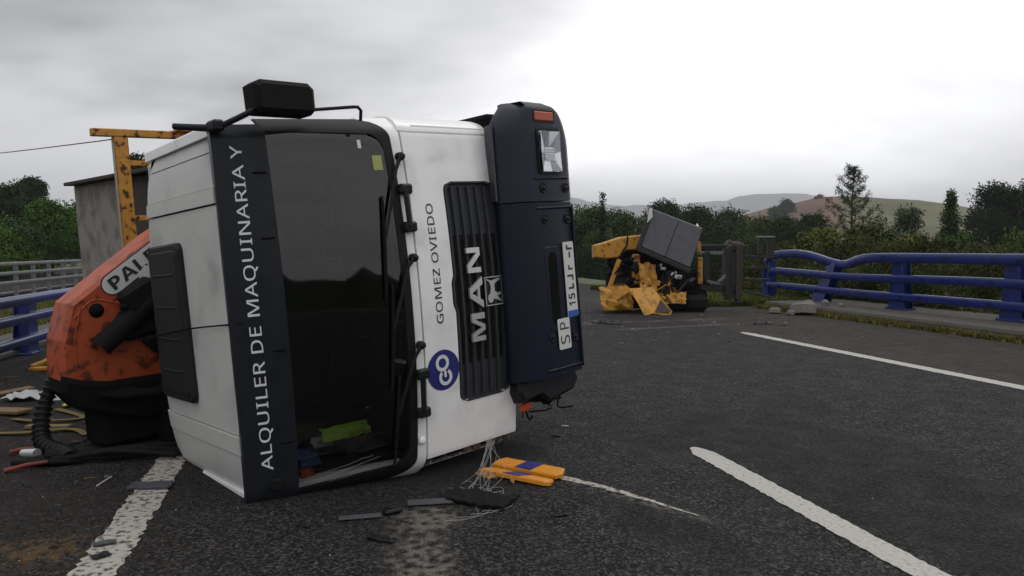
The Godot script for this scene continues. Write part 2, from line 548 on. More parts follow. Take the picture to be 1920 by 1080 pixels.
func stain_image() -> Image:
	# what lies on the asphalt: mud, oil, powder, the browner hard shoulder (22 m square, 2 cm per pixel)
	var n := FastNoiseLite.new()
	n.seed = 77; n.frequency = 0.55; n.fractal_octaves = 5
	var f := FastNoiseLite.new()
	f.seed = 78; f.frequency = 6.0; f.fractal_octaves = 3
	var s := 1024
	var im := Image.create(s, s, true, Image.FORMAT_RGBA8)
	for j in s:
		var a := 22.0 - 22.0 * (j + 0.5) / s
		for i in s:
			var l := -9.0 + 22.0 * (i + 0.5) / s
			var c := n.get_noise_2d(l, a)
			var q := f.get_noise_2d(l * 2.2, a * 2.2)
			var col := Vector3(0.0285, 0.0262, 0.0252)
			var al := clampf(0.06 + 0.22 * c, 0, 0.3) + 0.42 * smoothstep(6.0, 12.0, a)
			# damp darker swathes
			var wet := smoothstep(0.05, 0.35, n.get_noise_2d(l * 0.55 + 31.0, a * 0.28)) * smoothstep(12.0, 7.0, a)
			col = col.lerp(Vector3(0.0085, 0.0083, 0.0085), wet)
			al = maxf(al, 0.55 * wet)
			# tyre-polished tracks along the lane, a little paler
			var track := exp(-pow((l - 4.0) / 0.35, 2)) + exp(-pow((l - 5.7) / 0.35, 2))
			al = maxf(al, 0.22 * track * (0.7 + 0.6 * c))
			# hard shoulder: older, browner surface beyond the edge line
			var sh := smoothstep(6.75, 6.95, l)
			if sh > 0.0:
				col = col.lerp(Vector3(0.050, 0.040, 0.035), sh)
				al = maxf(al, sh * (0.55 + 0.25 * c + 0.12 * q))
				var moss := smoothstep(9.3, 10.1, l + 0.5 * c)
				col = col.lerp(Vector3(0.040, 0.038, 0.018), moss)
				al = maxf(al, moss * 0.75)
			# mud and chips thrown out on the left
			var mud := smoothstep(0.3, -1.3, l + 0.9 * c) * smoothstep(11.5, 8.5, a)
			if mud > 0.0:
				col = col.lerp(Vector3(0.024, 0.0185, 0.0145), mud)
				al = maxf(al, mud * clampf(0.42 + 0.9 * q + 0.4 * c, 0.05, 0.85))
			# oil and water run out from under the cab
			var ol := exp(-pow((l - 0.6 - 0.3 * c) / 1.1, 2) - pow((a - 5.3) / 1.0, 2))
			ol = smoothstep(0.25, 0.7, ol + 0.35 * c)
			col = col.lerp(Vector3(0.010, 0.010, 0.011), ol)
			al = maxf(al, 0.65 * ol)
			# scraped and powdered patches
			var pw := exp(-pow((l - 0.52 + 0.1 * c) / 0.16, 2) - pow((a - 3.95) / 0.16, 2)) + 0.9 * exp(-pow((l - 0.40) / 0.14, 2) - pow((a - 3.42) / 0.28, 2))
			pw = clampf(pw * (0.55 + 1.8 * q + 0.5 * c), 0, 0.6)
			col = col.lerp(Vector3(0.22, 0.20, 0.17), clampf(pw * 2.5, 0, 1))
			al = maxf(al, pw)
			var sd := absf((a - 4.60) * 0.85 + (l - 1.30) * 1.38) / 1.62
			pw = exp(-pow(sd / 0.045, 2)) * smoothstep(1.25, 1.4, l) * smoothstep(2.05, 1.8, l) * clampf(0.3 + 1.5 * q, 0, 0.7)
			col = col.lerp(Vector3(0.22, 0.21, 0.19), clampf(pw * 2.0, 0, 1))
			al = maxf(al, pw)
			var oc := clampf(exp(-pow((l + 1.36) / 0.22, 2) - pow((a - 3.95) / 0.13, 2)) * (0.6 + 1.4 * q), 0, 0.6)
			col = col.lerp(Vector3(0.13, 0.075, 0.030), clampf(oc * 3.0, 0, 1))
			al = maxf(al, oc)
			# sealed cracks: thin dark wandering lines
			var cr := exp(-pow((a - 7.9 - 0.22 * l - 0.35 * n.get_noise_2d(l * 0.8, 3.0) - 0.05 * f.get_noise_2d(l * 1.3, 4.0)) / 0.018, 2)) * smoothstep(1.8, 2.4, l)
			cr += exp(-pow((l - 3.3 - 0.12 * n.get_noise_2d(9.0, a * 1.1) - 0.03 * f.get_noise_2d(5.0, a)) / 0.016, 2)) * smoothstep(5.0, 5.6, a) * smoothstep(12.5, 11.5, a)
			cr += exp(-pow((l - 8.6 - 0.1 * a - 0.3 * n.get_noise_2d(19.0, a)) / 0.020, 2))
			col = col.lerp(Vector3(0.006, 0.006, 0.006), clampf(cr, 0, 1))
			al = maxf(al, clampf(cr * 0.75, 0, 0.75))
			# grey scrape marks where the machine slid
			var sl := exp(-pow((a - 13.9 - 0.12 * (l - 5.0)) / 0.16, 2)) * smoothstep(3.5, 5, l) * smoothstep(8.6, 7.2, l) * clampf(0.5 + 2.0 * n.get_noise_2d(l * 3.0, a * 14.0), 0, 1)
			sl += 0.7 * exp(-pow((a - 12.9 - 0.2 * (l - 6.0)) / 0.10, 2)) * smoothstep(4.6, 5.4, l) * smoothstep(7.8, 7.0, l)
			col = col.lerp(Vector3(0.15, 0.145, 0.14), clampf(sl * 1.5, 0, 1))
			al = maxf(al, clampf(0.6 * sl, 0, 0.6))
			var o := lin(col.x, col.y, col.z)
			o.a = clampf(al, 0, 1)
			im.set_pixel(i, j, o)
	return im

func sheet(st: SurfaceTool, l0: float, l1: float, a0: float, a1: float, y: float, nl := 1, na := 1) -> void:
	for i in nl:
		for j in na:
			var q := []
			for k in [[0, 0], [1, 0], [1, 1], [0, 1]]:
				q.append([lerpf(l0, l1, float(i + k[0]) / nl), lerpf(a0, a1, float(j + k[1]) / na)])
			for k in [0, 2, 1, 0, 3, 2]:
				st.set_uv(Vector2(q[k][0], -q[k][1]))
				st.set_uv2(Vector2((q[k][0] + 9.0) / 22.0, 1.0 - q[k][1] / 22.0))
				st.add_vertex(R(q[k][0], q[k][1], y))

func asphalt(uv: float) -> StandardMaterial3D:
	var m := mat(1, 1, 1, 0.62)
	m.metallic_specular = 0.32
	m.albedo_texture = ntex(0.16, [[0.0, gr(0.001)], [0.3, gr(0.004)], [0.55, lin(0.016, 0.0155, 0.0153)], [0.8, lin(0.046, 0.0445, 0.043)], [0.97, lin(0.080, 0.076, 0.072)], [1.0, lin(0.11, 0.105, 0.10)]], 1024, 1, FastNoiseLite.TYPE_CELLULAR, 61, 0.0, FastNoiseLite.RETURN_CELL_VALUE)
	m.uv1_scale = Vector3.ONE * uv
	bumpy(m, ntex(0.16, [], 1024, 1, FastNoiseLite.TYPE_CELLULAR, 61, 8.0, FastNoiseLite.RETURN_DISTANCE), 1.0)
	m.roughness_texture = ntex(0.01, [[0.0, gr(0.45)], [0.5, gr(0.65)], [1.0, gr(0.85)]], 512, 4, FastNoiseLite.TYPE_SIMPLEX_SMOOTH, 63)
	m.roughness = 1.0
	return m

func line_strip(called: String, label: String, pts: Array, w0: float, w1: float, m: Material, parent: Node, rag := 0.006, round_end := 0.0) -> void:
	# painted line through road-frame points (l, a), its edges ragged
	var st := mb()
	var total := 0
	for i in pts.size() - 1:
		var p: Vector2 = pts[i]
		var q: Vector2 = pts[i + 1]
		var n := maxi(2, int(p.distance_to(q) / 0.03))
		n = mini(n, 260)
		var d := (q - p).normalized()
		var s := Vector2(-d.y, d.x)
		var prev := []
		for k in n + 1:
			var t := float(k) / n
			var c := p.lerp(q, t)
			var w := lerpf(w0, w1, (i + t) / (pts.size() - 1)) / 2
			if round_end > 0.0:
				w *= sqrt(clampf(c.distance_to(pts[-1]) / round_end, 0.02, 1.0))
			var e := [c + s * (w + rng.randf_range(-rag, rag)), c - s * (w + rng.randf_range(-rag, rag))]
			if prev:
				quad(st, R(prev[0].x, prev[0].y, 0.004), R(prev[1].x, prev[1].y, 0.004), R(e[1].x, e[1].y, 0.004), R(e[0].x, e[0].y, 0.004), Vector3.UP)
			prev = e
		total += n
	tag(obj(called, st, m, parent), label)

func road() -> void:
	var st := mb()
	sheet(st, -4.0, 10.3, -14.0, 120.0, 0.0, 1, 1)
	var m := asphalt(0.52)
	m.detail_enabled = true
	m.detail_blend_mode = BaseMaterial3D.BLEND_MODE_MIX
	m.detail_uv_layer = BaseMaterial3D.DETAIL_UV_2
	# the stains cover the part of the road round the accident; beyond it the surface is plain
	var near := mb()
	sheet(near, -4.0, 10.3, 0.3, 21.7, 0.0, 4, 6)
	m.detail_albedo = ImageTexture.create_from_image(stain_image())
	var road_ := obj("road", near, m)
	tag(road_, "dark wet asphalt carriageway under the overturned truck", "", "", "structure")
	var far := mb()
	sheet(far, -4.0, 10.3, 21.7, 160.0, 0.0, 1, 6)
	sheet(far, -4.0, 10.3, -20.0, 0.3, 0.0, 1, 2)
	M.asphalt_plain = asphalt(0.52)
	obj("road_beyond", far, M.asphalt_plain, road_)
	line_strip("edge_line", "long white edge line beside the hard shoulder", [Vector2(6.84, -6), Vector2(6.84, 2), Vector2(6.84, 6), Vector2(6.80, 11.8)], 0.20, 0.20, M.paint, road_, 0.009, 0.3)
	line_strip("lane_dash", "near white lane dash in the right foreground", [Vector2(2.50, 1.2), Vector2(2.50, 3), Vector2(2.50, 4.97)], 0.165, 0.165, M.paint, road_, 0.007, 0.16)
	line_strip("lane_dash", "chipped white dash at the lower left running under the roof of the truck", [Vector2(-1.0, 2.6), Vector2(-1.0, 4), Vector2(-1.04, 5.9)], 0.20, 0.185, M.paint_worn, road_, 0.012)
	line_strip("scrape_line", "thin tapering white scrape ending on the asphalt", [Vector2(1.30, 4.60), Vector2(1.58, 4.22), Vector2(1.74, 3.94), Vector2(1.88, 3.66)], 0.080, 0.012, M.paint_worn, road_, 0.006)
	# other carriageway on the left
	var o := mb()
	sheet(o, -17.4, -9.6, -20.0, 160.0, 0.004, 1, 6)
	var oc := obj("carriageway", o, M.asphalt_plain)
	tag(oc, "second carriageway beyond the grey railing on the left", "", "", "structure")
	line_strip("edge_line", "", [Vector2(-10.2, 10), Vector2(-10.2, 60)], 0.18, 0.18, M.paint, oc)
	# kerb under the right-hand parapet
	var kb := mb()
	var prof := [Vector2(10.28, -0.12), Vector2(10.30, 0.10), Vector2(10.34, 0.15), Vector2(12.3, 0.18), Vector2(12.34, -1.2)]
	var na := 60
	for j in na:
		var a0 := -10.0 + 26.8 * j / na
		var a1 := -10.0 + 26.8 * (j + 1) / na
		for i in prof.size() - 1:
			var p: Vector2 = prof[i]
			var q: Vector2 = prof[i + 1]
			quad(kb, R(p.x, a0, p.y), R(p.x, a1, p.y), R(q.x, a1, q.y), R(q.x, a0, q.y), Vector3(0, 1, 0) + R(-1, 0) * (1.0 if i < 2 else (0.0 if i == 2 else -3.0)))
	for i in prof.size() - 2:
		face(kb, R(prof[0].x, 16.8, prof[0].y), R(prof[i + 1].x, 16.8, prof[i + 1].y), R(prof[i + 2].x, 16.8, prof[i + 2].y), R(0, 1))
	tag(obj("kerb", kb, M.concrete), "raised concrete kerb carrying the blue railing on the right", "", "", "structure")
	# low kerb on the left
	var lk := mb()
	cbox(lk, Vector3(-5.0, -0.1, -80), Vector3(-4.0, 0.06, 12), 0.03)
	tag(obj("kerb", lk, M.concrete, null, Transform3D(Basis(Vector3.UP, HEAD), Vector3.ZERO)), "low concrete edge under the blue railing on the left", "", "", "structure")

# ---------------------------------------------------------------- railings
func rail_profile(w: float, h: float) -> PackedVector2Array:
	return rounded(w, h, minf(w, h) * 0.30, 3)

func sweep(st: SurfaceTool, pts: Array, prof: PackedVector2Array) -> void:   # profile (across, up) carried along points
	st.set_smooth_group(0)
	var rings := []
	for i in pts.size():
		var d: Vector3 = (pts[mini(i + 1, pts.size() - 1)] - pts[maxi(i - 1, 0)]).normalized()
		var s := d.cross(Vector3.UP).normalized()
		var t := s.cross(d)
		var r := []
		for p in prof:
			r.append(pts[i] + s * p.x + t * p.y)
		rings.append(r)
	var n := prof.size()
	for i in rings.size() - 1:
		for k in n:
			quad(st, rings[i][k], rings[i][(k + 1) % n], rings[i + 1][(k + 1) % n], rings[i + 1][k], (rings[i][k] + rings[i][(k + 1) % n]) / 2 - pts[i])
	st.set_smooth_group(-1)
	for e in [0, rings.size() - 1]:
		for k in n:
			face(st, pts[e], rings[e][k], rings[e][(k + 1) % n], pts[0] - pts[1] if e == 0 else pts[e] - pts[e - 1])

func post(h: float, w0: float, w1: float, thick: float) -> SurfaceTool:
	# flared box post: two side plates, a web and a foot plate with bolts
	var st := mb()
	for s in [-1, 1]:
		prism(st, V2([[-w0 / 2, 0.02], [w0 / 2, 0.02], [w1 / 2, h], [-w1 / 2, h]]), -0.006, 0.006, Transform3D(Basis(Vector3.UP, PI / 2), Vector3(s * thick, 0, 0)) * Transform3D(Basis.IDENTITY, Vector3.ZERO))
	prism(st, V2([[-thick, 0.02], [thick, 0.02], [thick, h], [-thick, h]]), -0.006, 0.006, Transform3D(Basis.IDENTITY, Vector3(0, 0, w0 * 0.12)))
	cbox(st, Vector3(-thick * 1.4, 0, -w0 * 0.62), Vector3(thick * 1.4, 0.025, w0 * 0.62), 0.004)
	for sx in [-1, 1]:
		for sz in [-1, 1]:
			lathe(st, [Vector2(0.018, 0.025), Vector2(0.018, 0.05), Vector2(0.0, 0.052)], 6, Transform3D(Basis.IDENTITY, Vector3(sx * thick * 1.15, 0, sz * w0 * 0.55)))
	return st

func barriers() -> void:
	# right: blue parapet, its far end bent where the machine went through
	var b := thing("bridge_railing", "blue three-bar metal railing on the right, its top bar dented near the far end", "railing", R(11.4, 0), HEAD)
	var top := []
	var mid := []
	var low := []
	for i in 70:
		var a := -6.0 + 24.6 * i / 69.0
		var dent := exp(-pow((a - 15.7) / 0.75, 2))
		var lift := 0.07 * smoothstep(15.6, 17.4, a)
		top.append(Vector3(-0.02 + 0.22 * dent + 0.12 * smoothstep(15, 18, a), 1.23 - 0.30 * dent * 0.62 + lift - 0.06 * smoothstep(17.6, 18.6, a), -a))
		mid.append(Vector3(0.0 + 0.14 * smoothstep(14.5, 18, a), 0.80 + 0.02 * sin(a * 0.7) + 0.04 * smoothstep(14, 18, a), -a))
		low.append(Vector3(0.0 + 0.10 * smoothstep(14.5, 18, a), 0.43 + 0.03 * smoothstep(14, 18, a), -a))
	var st := mb(); sweep(st, top, rail_profile(0.15, 0.20)); tag(obj("top_bar", st, M.blue, b), "top bar with a dent")
	st = mb(); sweep(st, mid, rail_profile(0.13, 0.165)); obj("middle_bar", st, M.blue, b)
	st = mb(); sweep(st, low, rail_profile(0.13, 0.165)); obj("lower_bar", st, M.blue, b)
	for a in [-2.8, 0.0, 2.8, 5.5, 8.2, 10.9, 13.65]:
		obj("post", post(1.05, 0.46, 0.24, 0.105), M.blue, b, Transform3D(Basis.IDENTITY, Vector3(0.10, 0.17, -a)))
	tag(obj("post", post(1.05, 0.46, 0.24, 0.105), M.blue, b, Transform3D(Basis(Vector3(0, 0, 1), -0.12) * Basis(Vector3(1, 0, 0), 0.42), Vector3(0.12, 0.15, -16.35))), "post knocked askew")
	st = mb()
	tube(st, smooth([Vector3(0.12, 0.0, -18.75), Vector3(0.13, 0.6, -18.8), Vector3(0.12, 1.0, -18.75), Vector3(0.1, 1.22, -18.45)], 5), 0.085, 10)
	prism(st, V2([[-0.2, 0], [0.2, 0], [0.12, 1.1], [-0.12, 1.1]]), -0.02, 0.02, Transform3D(Basis(Vector3.UP, 0.3), Vector3(0.2, 0.0, -18.6)))
	obj("end_post", st, M.blue, b)

	# left: lower blue railing of the same kind
	var c := thing("bridge_railing", "blue three-bar metal railing at the left edge, beside the orange crane arm", "railing", R(-3.85, 0), HEAD)
	for k in [[0.74, 0.13, 0.135], [0.50, 0.11, 0.12], [0.21, 0.11, 0.12]]:
		st = mb()
		sweep(st, [Vector3(0, k[0], 4), Vector3(0, k[0], -7), Vector3(0, k[0] + 0.01, -12), Vector3(0, k[0], -18), Vector3(0, k[0], -40)], rail_profile(k[1], k[2]))
		obj(["top_bar", "middle_bar", "lower_bar"][0 if k[0] > 0.6 else (1 if k[0] > 0.4 else 2)], st, M.blue, c)
	for a in [3.2, 6.0, 8.8, 11.6, 14.4, 17.2, 20.0]:
		obj("post", post(0.70, 0.34, 0.20, 0.10), M.blue, c, Transform3D(Basis.IDENTITY, Vector3(-0.12, 0.0, -a)))

	# beyond it: galvanised railing of the other carriageway
	var g := thing("guard_railing", "grey galvanised railing with many close posts beyond the left verge", "railing", R(-9.1, 0), HEAD)
	for y in [0.98, 0.70, 0.42]:
		st = mb()
		sweep(st, [Vector3(0, y, 2), Vector3(0, y, -60)], rail_profile(0.08, 0.11))
		obj("rail", st, M.galv, g)
	for i in 28:
		st = mb()
		cbox(st, Vector3(-0.05, -0.1, -0.06), Vector3(0.05, 1.04, 0.06), 0.008)
		obj("post", st, M.galv, g, Transform3D(Basis.IDENTITY, Vector3(-0.06, 0, -16.2 - 1.42 * i)))

	# white marker post with black band and two round reflectors
	var k := thing("marker_post", "slanted-top white roadside marker post with a black band and two round reflectors", "marker post", R(-7.7, 20.2), HEAD + 0.1)
	var ps := V2([[-0.16, 0.0], [0.16, 0.0], [0.16, 0.98], [-0.16, 1.12]])
	st = mb(); prism(st, ps, -0.05, 0.05, Transform3D.IDENTITY, 0.01); obj("board", st, M.letters, k)
	st = mb(); prism(st, V2([[-0.162, 0.55], [0.162, 0.44], [0.162, 0.83], [-0.162, 0.95]]), 0.04, 0.054); obj("black_band", st, M.black, k)
	for y in [0.82, 0.59]:
		st = mb(); lathe(st, [Vector2(0.055, 0.0), Vector2(0.055, 0.012), Vector2(0.0, 0.014)], 14, Transform3D(Basis(Vector3.RIGHT, PI / 2), Vector3(0.0, y, 0.052))); obj("reflector", st, M.letters, k)

# ---------------------------------------------------------------- hills
func hills() -> void:
	var n := FastNoiseLite.new()
	n.seed = 5; n.frequency = 0.012; n.fractal_octaves = 4
	# ploughed and grass field hill to the right
	var st := SurfaceTool.new()
	st.begin(Mesh.PRIMITIVE_TRIANGLES)
	var H := func(x: float, z: float) -> float:
		var r := exp(-pow((x - 175.0) / 120.0, 2) * (1.0 if x > 175 else 1.6) - pow((z + 420.0) / 130.0, 2))
		var r2 := 0.8 * exp(-pow((x - 330.0) / 120.0, 2) - pow((z + 430.0) / 140.0, 2))
		return -8.0 + 37.0 * maxf(r, r2) + 1.2 * n.get_noise_2d(x, z) * 2.0
	var nx := 90
	var nz := 50
	for i in nx:
		for j in nz:
			var q := []
			for k in [[0, 0], [1, 0], [1, 1], [0, 1]]:
				var x: float = 40.0 + 420.0 * (i + k[0]) / nx
				var z: float = -220.0 - 300.0 * (j + k[1]) / nz
				var plough := smoothstep(7, -7, x + 0.425 * z + 10.0 * n.get_noise_2d(x * 2, z * 2))
				var c := Color(0.090, 0.090, 0.032).lerp(Color(0.110, 0.050, 0.026), plough)
				c = c * (0.85 + 0.5 * n.get_noise_2d(x * 3.0 + 90, z * 3.0))
				c.a = 1
				q.append([Vector3(x, H.call(x, z), z), c])
			for k in [0, 1, 2, 0, 2, 3]:
				st.set_color(q[k][1])
				st.add_vertex(q[k][0])
	var m := mat(1, 1, 1, 0.95)
	m.vertex_color_use_as_albedo = true
	tag(obj("field_hill", st, m), "low hill with a red-brown ploughed field and dry grass behind the right-hand trees", "", "", "structure")
	# misty mountain far behind
	var sm := SurfaceTool.new()
	sm.begin(Mesh.PRIMITIVE_TRIANGLES)
	var n3 := FastNoiseLite.new()
	n3.seed = 9; n3.frequency = 0.0016; n3.fractal_octaves = 5
	var G := func(x: float, z: float) -> float:
		var ridge := 250.0 * exp(-pow((x - 760.0) / 1000.0, 6)) + 95.0 * exp(-pow((x - 1420.0) / 300.0, 4)) + 190.0 * exp(-pow((x + 900.0) / 1000.0, 2)) + 200.0 * exp(-pow((x - 2900.0) / 800.0, 2))
		return -30.0 + (ridge * (1.0 + 0.16 * n3.get_noise_2d(x * 0.7, z * 0.5)) + 14.0 * n3.get_noise_2d(x * 4.0, z * 4.0)) * exp(-pow((z + 4000.0) / 600.0, 2))
	nx = 130
	nz = 26
	for i in nx:
		for j in nz:
			var q := []
			for k in [[0, 0], [1, 0], [1, 1], [0, 1]]:
				var x: float = -3000.0 + 7500.0 * (i + k[0]) / nx
				var z: float = -2700.0 - 2200.0 * (j + k[1]) / nz
				q.append(Vector3(x, G.call(x, z), z))
			quad(sm, q[0], q[1], q[2], q[3], Vector3.UP)
	tag(obj("mountain", sm, mat(0.028, 0.036, 0.030, 0.95)), "blue-grey wooded mountain fading into cloud on the horizon", "", "", "structure")

func bank_behind() -> void:
	# low wooded bank behind the viewpoint, mirrored in the windscreen
	var n := FastNoiseLite.new()
	n.seed = 12; n.frequency = 0.12; n.fractal_octaves = 4
	var st := mb()
	for i in 90:
		for j in 5:
			var q := []
			for k in [[0, 0], [1, 0], [1, 1], [0, 1]]:
				var a := deg_to_rad(60.0 + 1.8 * (i + k[0]))
				var f: float = (j + k[1]) / 5.0
				var d: float = 34.0 + 22.0 * f
				q.append(Vector3(sin(a) * d, -1.0 + sin(PI * pow(f, 0.7)) * (3.9 + 2.6 * n.get_noise_2d(sin(a) * 45.0, cos(a) * 45.0) + 1.3 * n.get_noise_2d(sin(a) * 190.0, cos(a) * 190.0 + f * 40.0)), -cos(a) * d))
			quad(st, q[0], q[1], q[2], q[3], Vector3.UP)
	tag(obj("hillside", st, mat(0.022, 0.032, 0.014, 0.95)), "low wooded bank behind the viewpoint, mirrored in the windscreen", "", "", "structure")

# ---------------------------------------------------------------- vegetation
var clumps := {}

func leaf(st: SurfaceTool, at: Vector3, dir: Vector3, side: Vector3, len: float, w: float) -> void:
	var nrm := dir.cross(side).normalized()
	var tip := at + dir * len - nrm * len * 0.12
	var m := at + dir * len * 0.5
	quad(st, at, m + side * w / 2 + nrm * w * 0.12, tip, m - side * w / 2 + nrm * w * 0.12, nrm)

func clump(key: String, n: int, len: float, w: float, radius: float, flat := 1.0) -> ArrayMesh:
	if not clumps.has(key):
		var st := mb()
		for i in n:
			var d := Vector3(rng.randfn(), rng.randfn() * flat, rng.randfn()).normalized()
			var at := d * radius * pow(rng.randf(), 0.5)
			var dir := (d + Vector3(rng.randfn(), rng.randfn(), rng.randfn()) * 0.7 + Vector3.DOWN * 0.15).normalized()
			var side := dir.cross(Vector3(rng.randfn(), rng.randfn(), rng.randfn())).normalized()
			leaf(st, at, dir, side, len * rng.randf_range(0.7, 1.3), w * rng.randf_range(0.7, 1.3))
		st.generate_normals()
		clumps[key] = st.commit()
	return clumps[key]

func leaf_mat() -> StandardMaterial3D:
	if not M.has("leaf"):
		var m := mat(1, 1, 1, 0.8)
		m.metallic_specular = 0.14
		m.vertex_color_use_as_albedo = true
		m.backlight_enabled = true
		m.backlight = Color(0.36, 0.42, 0.16)
		m.cull_mode = BaseMaterial3D.CULL_DISABLED
		M.leaf = m
	return M.leaf

func scatter(called: String, mesh: Mesh, xfs: Array, cols: Array, parent: Node, m: Material = null) -> MultiMeshInstance3D:
	var mm := MultiMesh.new()
	mm.transform_format = MultiMesh.TRANSFORM_3D
	mm.use_colors = true
	mm.mesh = mesh
	mm.instance_count = xfs.size()
	for i in xfs.size():
		mm.set_instance_transform(i, xfs[i])
		mm.set_instance_color(i, cols[i])
	var o := MultiMeshInstance3D.new()
	o.multimesh = mm
	o.material_override = m if m else leaf_mat()
	if parent:
		o.name = called
		parent.add_child(o, true)
	else:
		o.name = numbered(called)
		add_child(o)
	return o

func rot() -> Basis:
	return Basis(Vector3(rng.randfn(), rng.randfn(), rng.randfn()).normalized(), rng.randf() * TAU)

func tint(c: Color, v := 0.3) -> Color:
	var k := 1.0 + rng.randf_range(-v, v)
	return Color(c.r * k * rng.randf_range(0.88, 1.14), c.g * k, c.b * k * rng.randf_range(0.85, 1.15))

func tree(called: String, label: String, category: String, at: Vector3, h: float, r: float, col: Color, count: int, leaf_len: float, shape := "round", group := "", bare := 0.30) -> void:
	var t := thing(called, label, category, at, rng.randf() * TAU, group)
	var st := mb()
	var tr_r := maxf(0.05, h * 0.022)
	tube(st, smooth([Vector3(0, -0.3, 0), Vector3(rng.randf_range(-.1, .1) * r * .5, h * 0.3, rng.randf_range(-.1, .1) * r * .5), Vector3(rng.randf_range(-.1, .1) * r, h * 0.62, 0), Vector3(0, h * 0.92, 0)], 3), tr_r, 7, tr_r * 0.2)
	var xfs := []
	var cols := []
	var lobes := []
	if shape == "spire":
		for i in count:
			var f := pow(rng.randf(), 0.75)
			var y := lerpf(h * 0.99, h * bare * 0.5, f)
			var ring := 0.75 + 0.25 * sin(f * 40.0)
			var rad := r * (0.03 + f) * ring * pow(rng.randf(), 0.55)
			var a := rng.randf() * TAU
			xfs.append(Transform3D(rot().scaled(Vector3.ONE * rng.randf_range(0.6, 1.1)), Vector3(cos(a) * rad, y - rad * 0.2, sin(a) * rad)))
			cols.append(tint(col, 0.35))
	else:
		var nl := 9 if shape == "round" else 12
		for i in nl:
			var a := TAU * i / nl * 2.4 + rng.randf()
			var f := (i + 0.5) / nl
			var yy := lerpf(h * (bare + 0.12), h * 0.86, f)
			var spread := r * 0.62 * (sin(PI * clampf(f * 0.85 + 0.12, 0, 1)) if shape == "round" else (1.1 - f * 0.7))
			var rr := r * rng.randf_range(0.32, 0.52) * (1.0 - 0.25 * f)
			var c := Vector3(cos(a) * spread * rng.randf_range(0.6, 1.1), yy, sin(a) * spread * rng.randf_range(0.6, 1.1))
			c.y = minf(c.y, h - rr * 0.8)
			lobes.append([c, rr, rng.randf_range(0.75, 1.25)])
			tube(st, smooth([Vector3(0, h * lerpf(bare * 0.7, 0.6, f), 0), Vector3(c.x * 0.5, lerpf(h * bare, c.y, 0.6), c.z * 0.5), c], 3), tr_r * 0.45, 5, tr_r * 0.08)
		lobes.append([Vector3(rng.randf_range(-.15, .15) * r, h - r * 0.36, rng.randf_range(-.15, .15) * r), r * 0.36, 1.0])
		for i in count:
			var L = lobes[rng.randi() % lobes.size()]
			var d := Vector3(rng.randfn(), rng.randfn(), rng.randfn()).normalized()
			var q: float = pow(rng.randf(), 0.28) * (1.0 + 0.14 * rng.randfn())
			var p: Vector3 = L[0] + d * Vector3(1.12, 0.85, 1.12) * L[1] * q
			if p.y < h * bare * 0.3:
				p.y = h * bare * (0.3 + 0.3 * rng.randf())
			xfs.append(Transform3D(rot().scaled(Vector3.ONE * rng.randf_range(0.6, 1.25)), p))
			cols.append(tint(col * L[2], 0.16))
	obj("trunk", st, M.bark, t)
	foliage(xfs, cols, 7, leaf_len * 0.85, leaf_len * 0.5, leaf_len * 1.5, t)

func foliage(xfs: Array, cols: Array, per: int, len: float, w: float, radius: float, parent: Node) -> void:
	# every leaf its own two-sided blade, all of one crown in one mesh
	var n := xfs.size() * per
	var v := PackedVector3Array(); v.resize(n * 4)
	var nn := PackedVector3Array(); nn.resize(n * 4)
	var cc := PackedColorArray(); cc.resize(n * 4)
	var ix := PackedInt32Array(); ix.resize(n * 6)
	var k := 0
	var mid := Vector3.ZERO
	for x in xfs:
		mid += x.origin / xfs.size()
	mid.y -= 0.6
	for i in xfs.size():
		var o: Vector3 = xfs[i].origin
		var s: float = xfs[i].basis.x.length()
		for j in per:
			var d := Vector3(rng.randfn(), rng.randfn(), rng.randfn()).normalized()
			var at := o + d * radius * s * rng.randf()
			var dir := (d + Vector3(rng.randfn(), rng.randfn() - 0.2, rng.randfn()) * 0.7).normalized()
			var side := dir.cross(Vector3(rng.randfn(), rng.randfn(), rng.randfn())).normalized()
			var nrm := dir.cross(side)
			var soft := (nrm * signf(nrm.dot(o - mid) + 0.0001) * 0.55 + (o - mid).normalized() * 0.65).normalized()
			var l := len * s * rng.randf_range(0.7, 1.35)
			var b := k * 4
			v[b] = at
			v[b + 1] = at + dir * l * 0.5 + side * w * s * 0.5 + nrm * l * 0.08
			v[b + 2] = at + dir * l
			v[b + 3] = at + dir * l * 0.5 - side * w * s * 0.5 + nrm * l * 0.08
			var c: Color = cols[i] * rng.randf_range(0.9, 1.1)
			for q in 4:
				nn[b + q] = soft if nrm.dot(o - mid) >= 0.0 else soft
				cc[b + q] = c
			var e := k * 6
			if nrm.dot(o - mid) >= 0.0:
				ix[e] = b; ix[e + 1] = b + 1; ix[e + 2] = b + 2
				ix[e + 3] = b; ix[e + 4] = b + 2; ix[e + 5] = b + 3
			else:
				ix[e] = b; ix[e + 1] = b + 2; ix[e + 2] = b + 1
				ix[e + 3] = b; ix[e + 4] = b + 3; ix[e + 5] = b + 2
			k += 1
	var arr := []
	arr.resize(Mesh.ARRAY_MAX)
	arr[Mesh.ARRAY_VERTEX] = v
	arr[Mesh.ARRAY_NORMAL] = nn
	arr[Mesh.ARRAY_COLOR] = cc
	arr[Mesh.ARRAY_INDEX] = ix
	var m := ArrayMesh.new()
	m.add_surface_from_arrays(Mesh.PRIMITIVE_TRIANGLES, arr)
	obj("crown", m, leaf_mat(), parent)

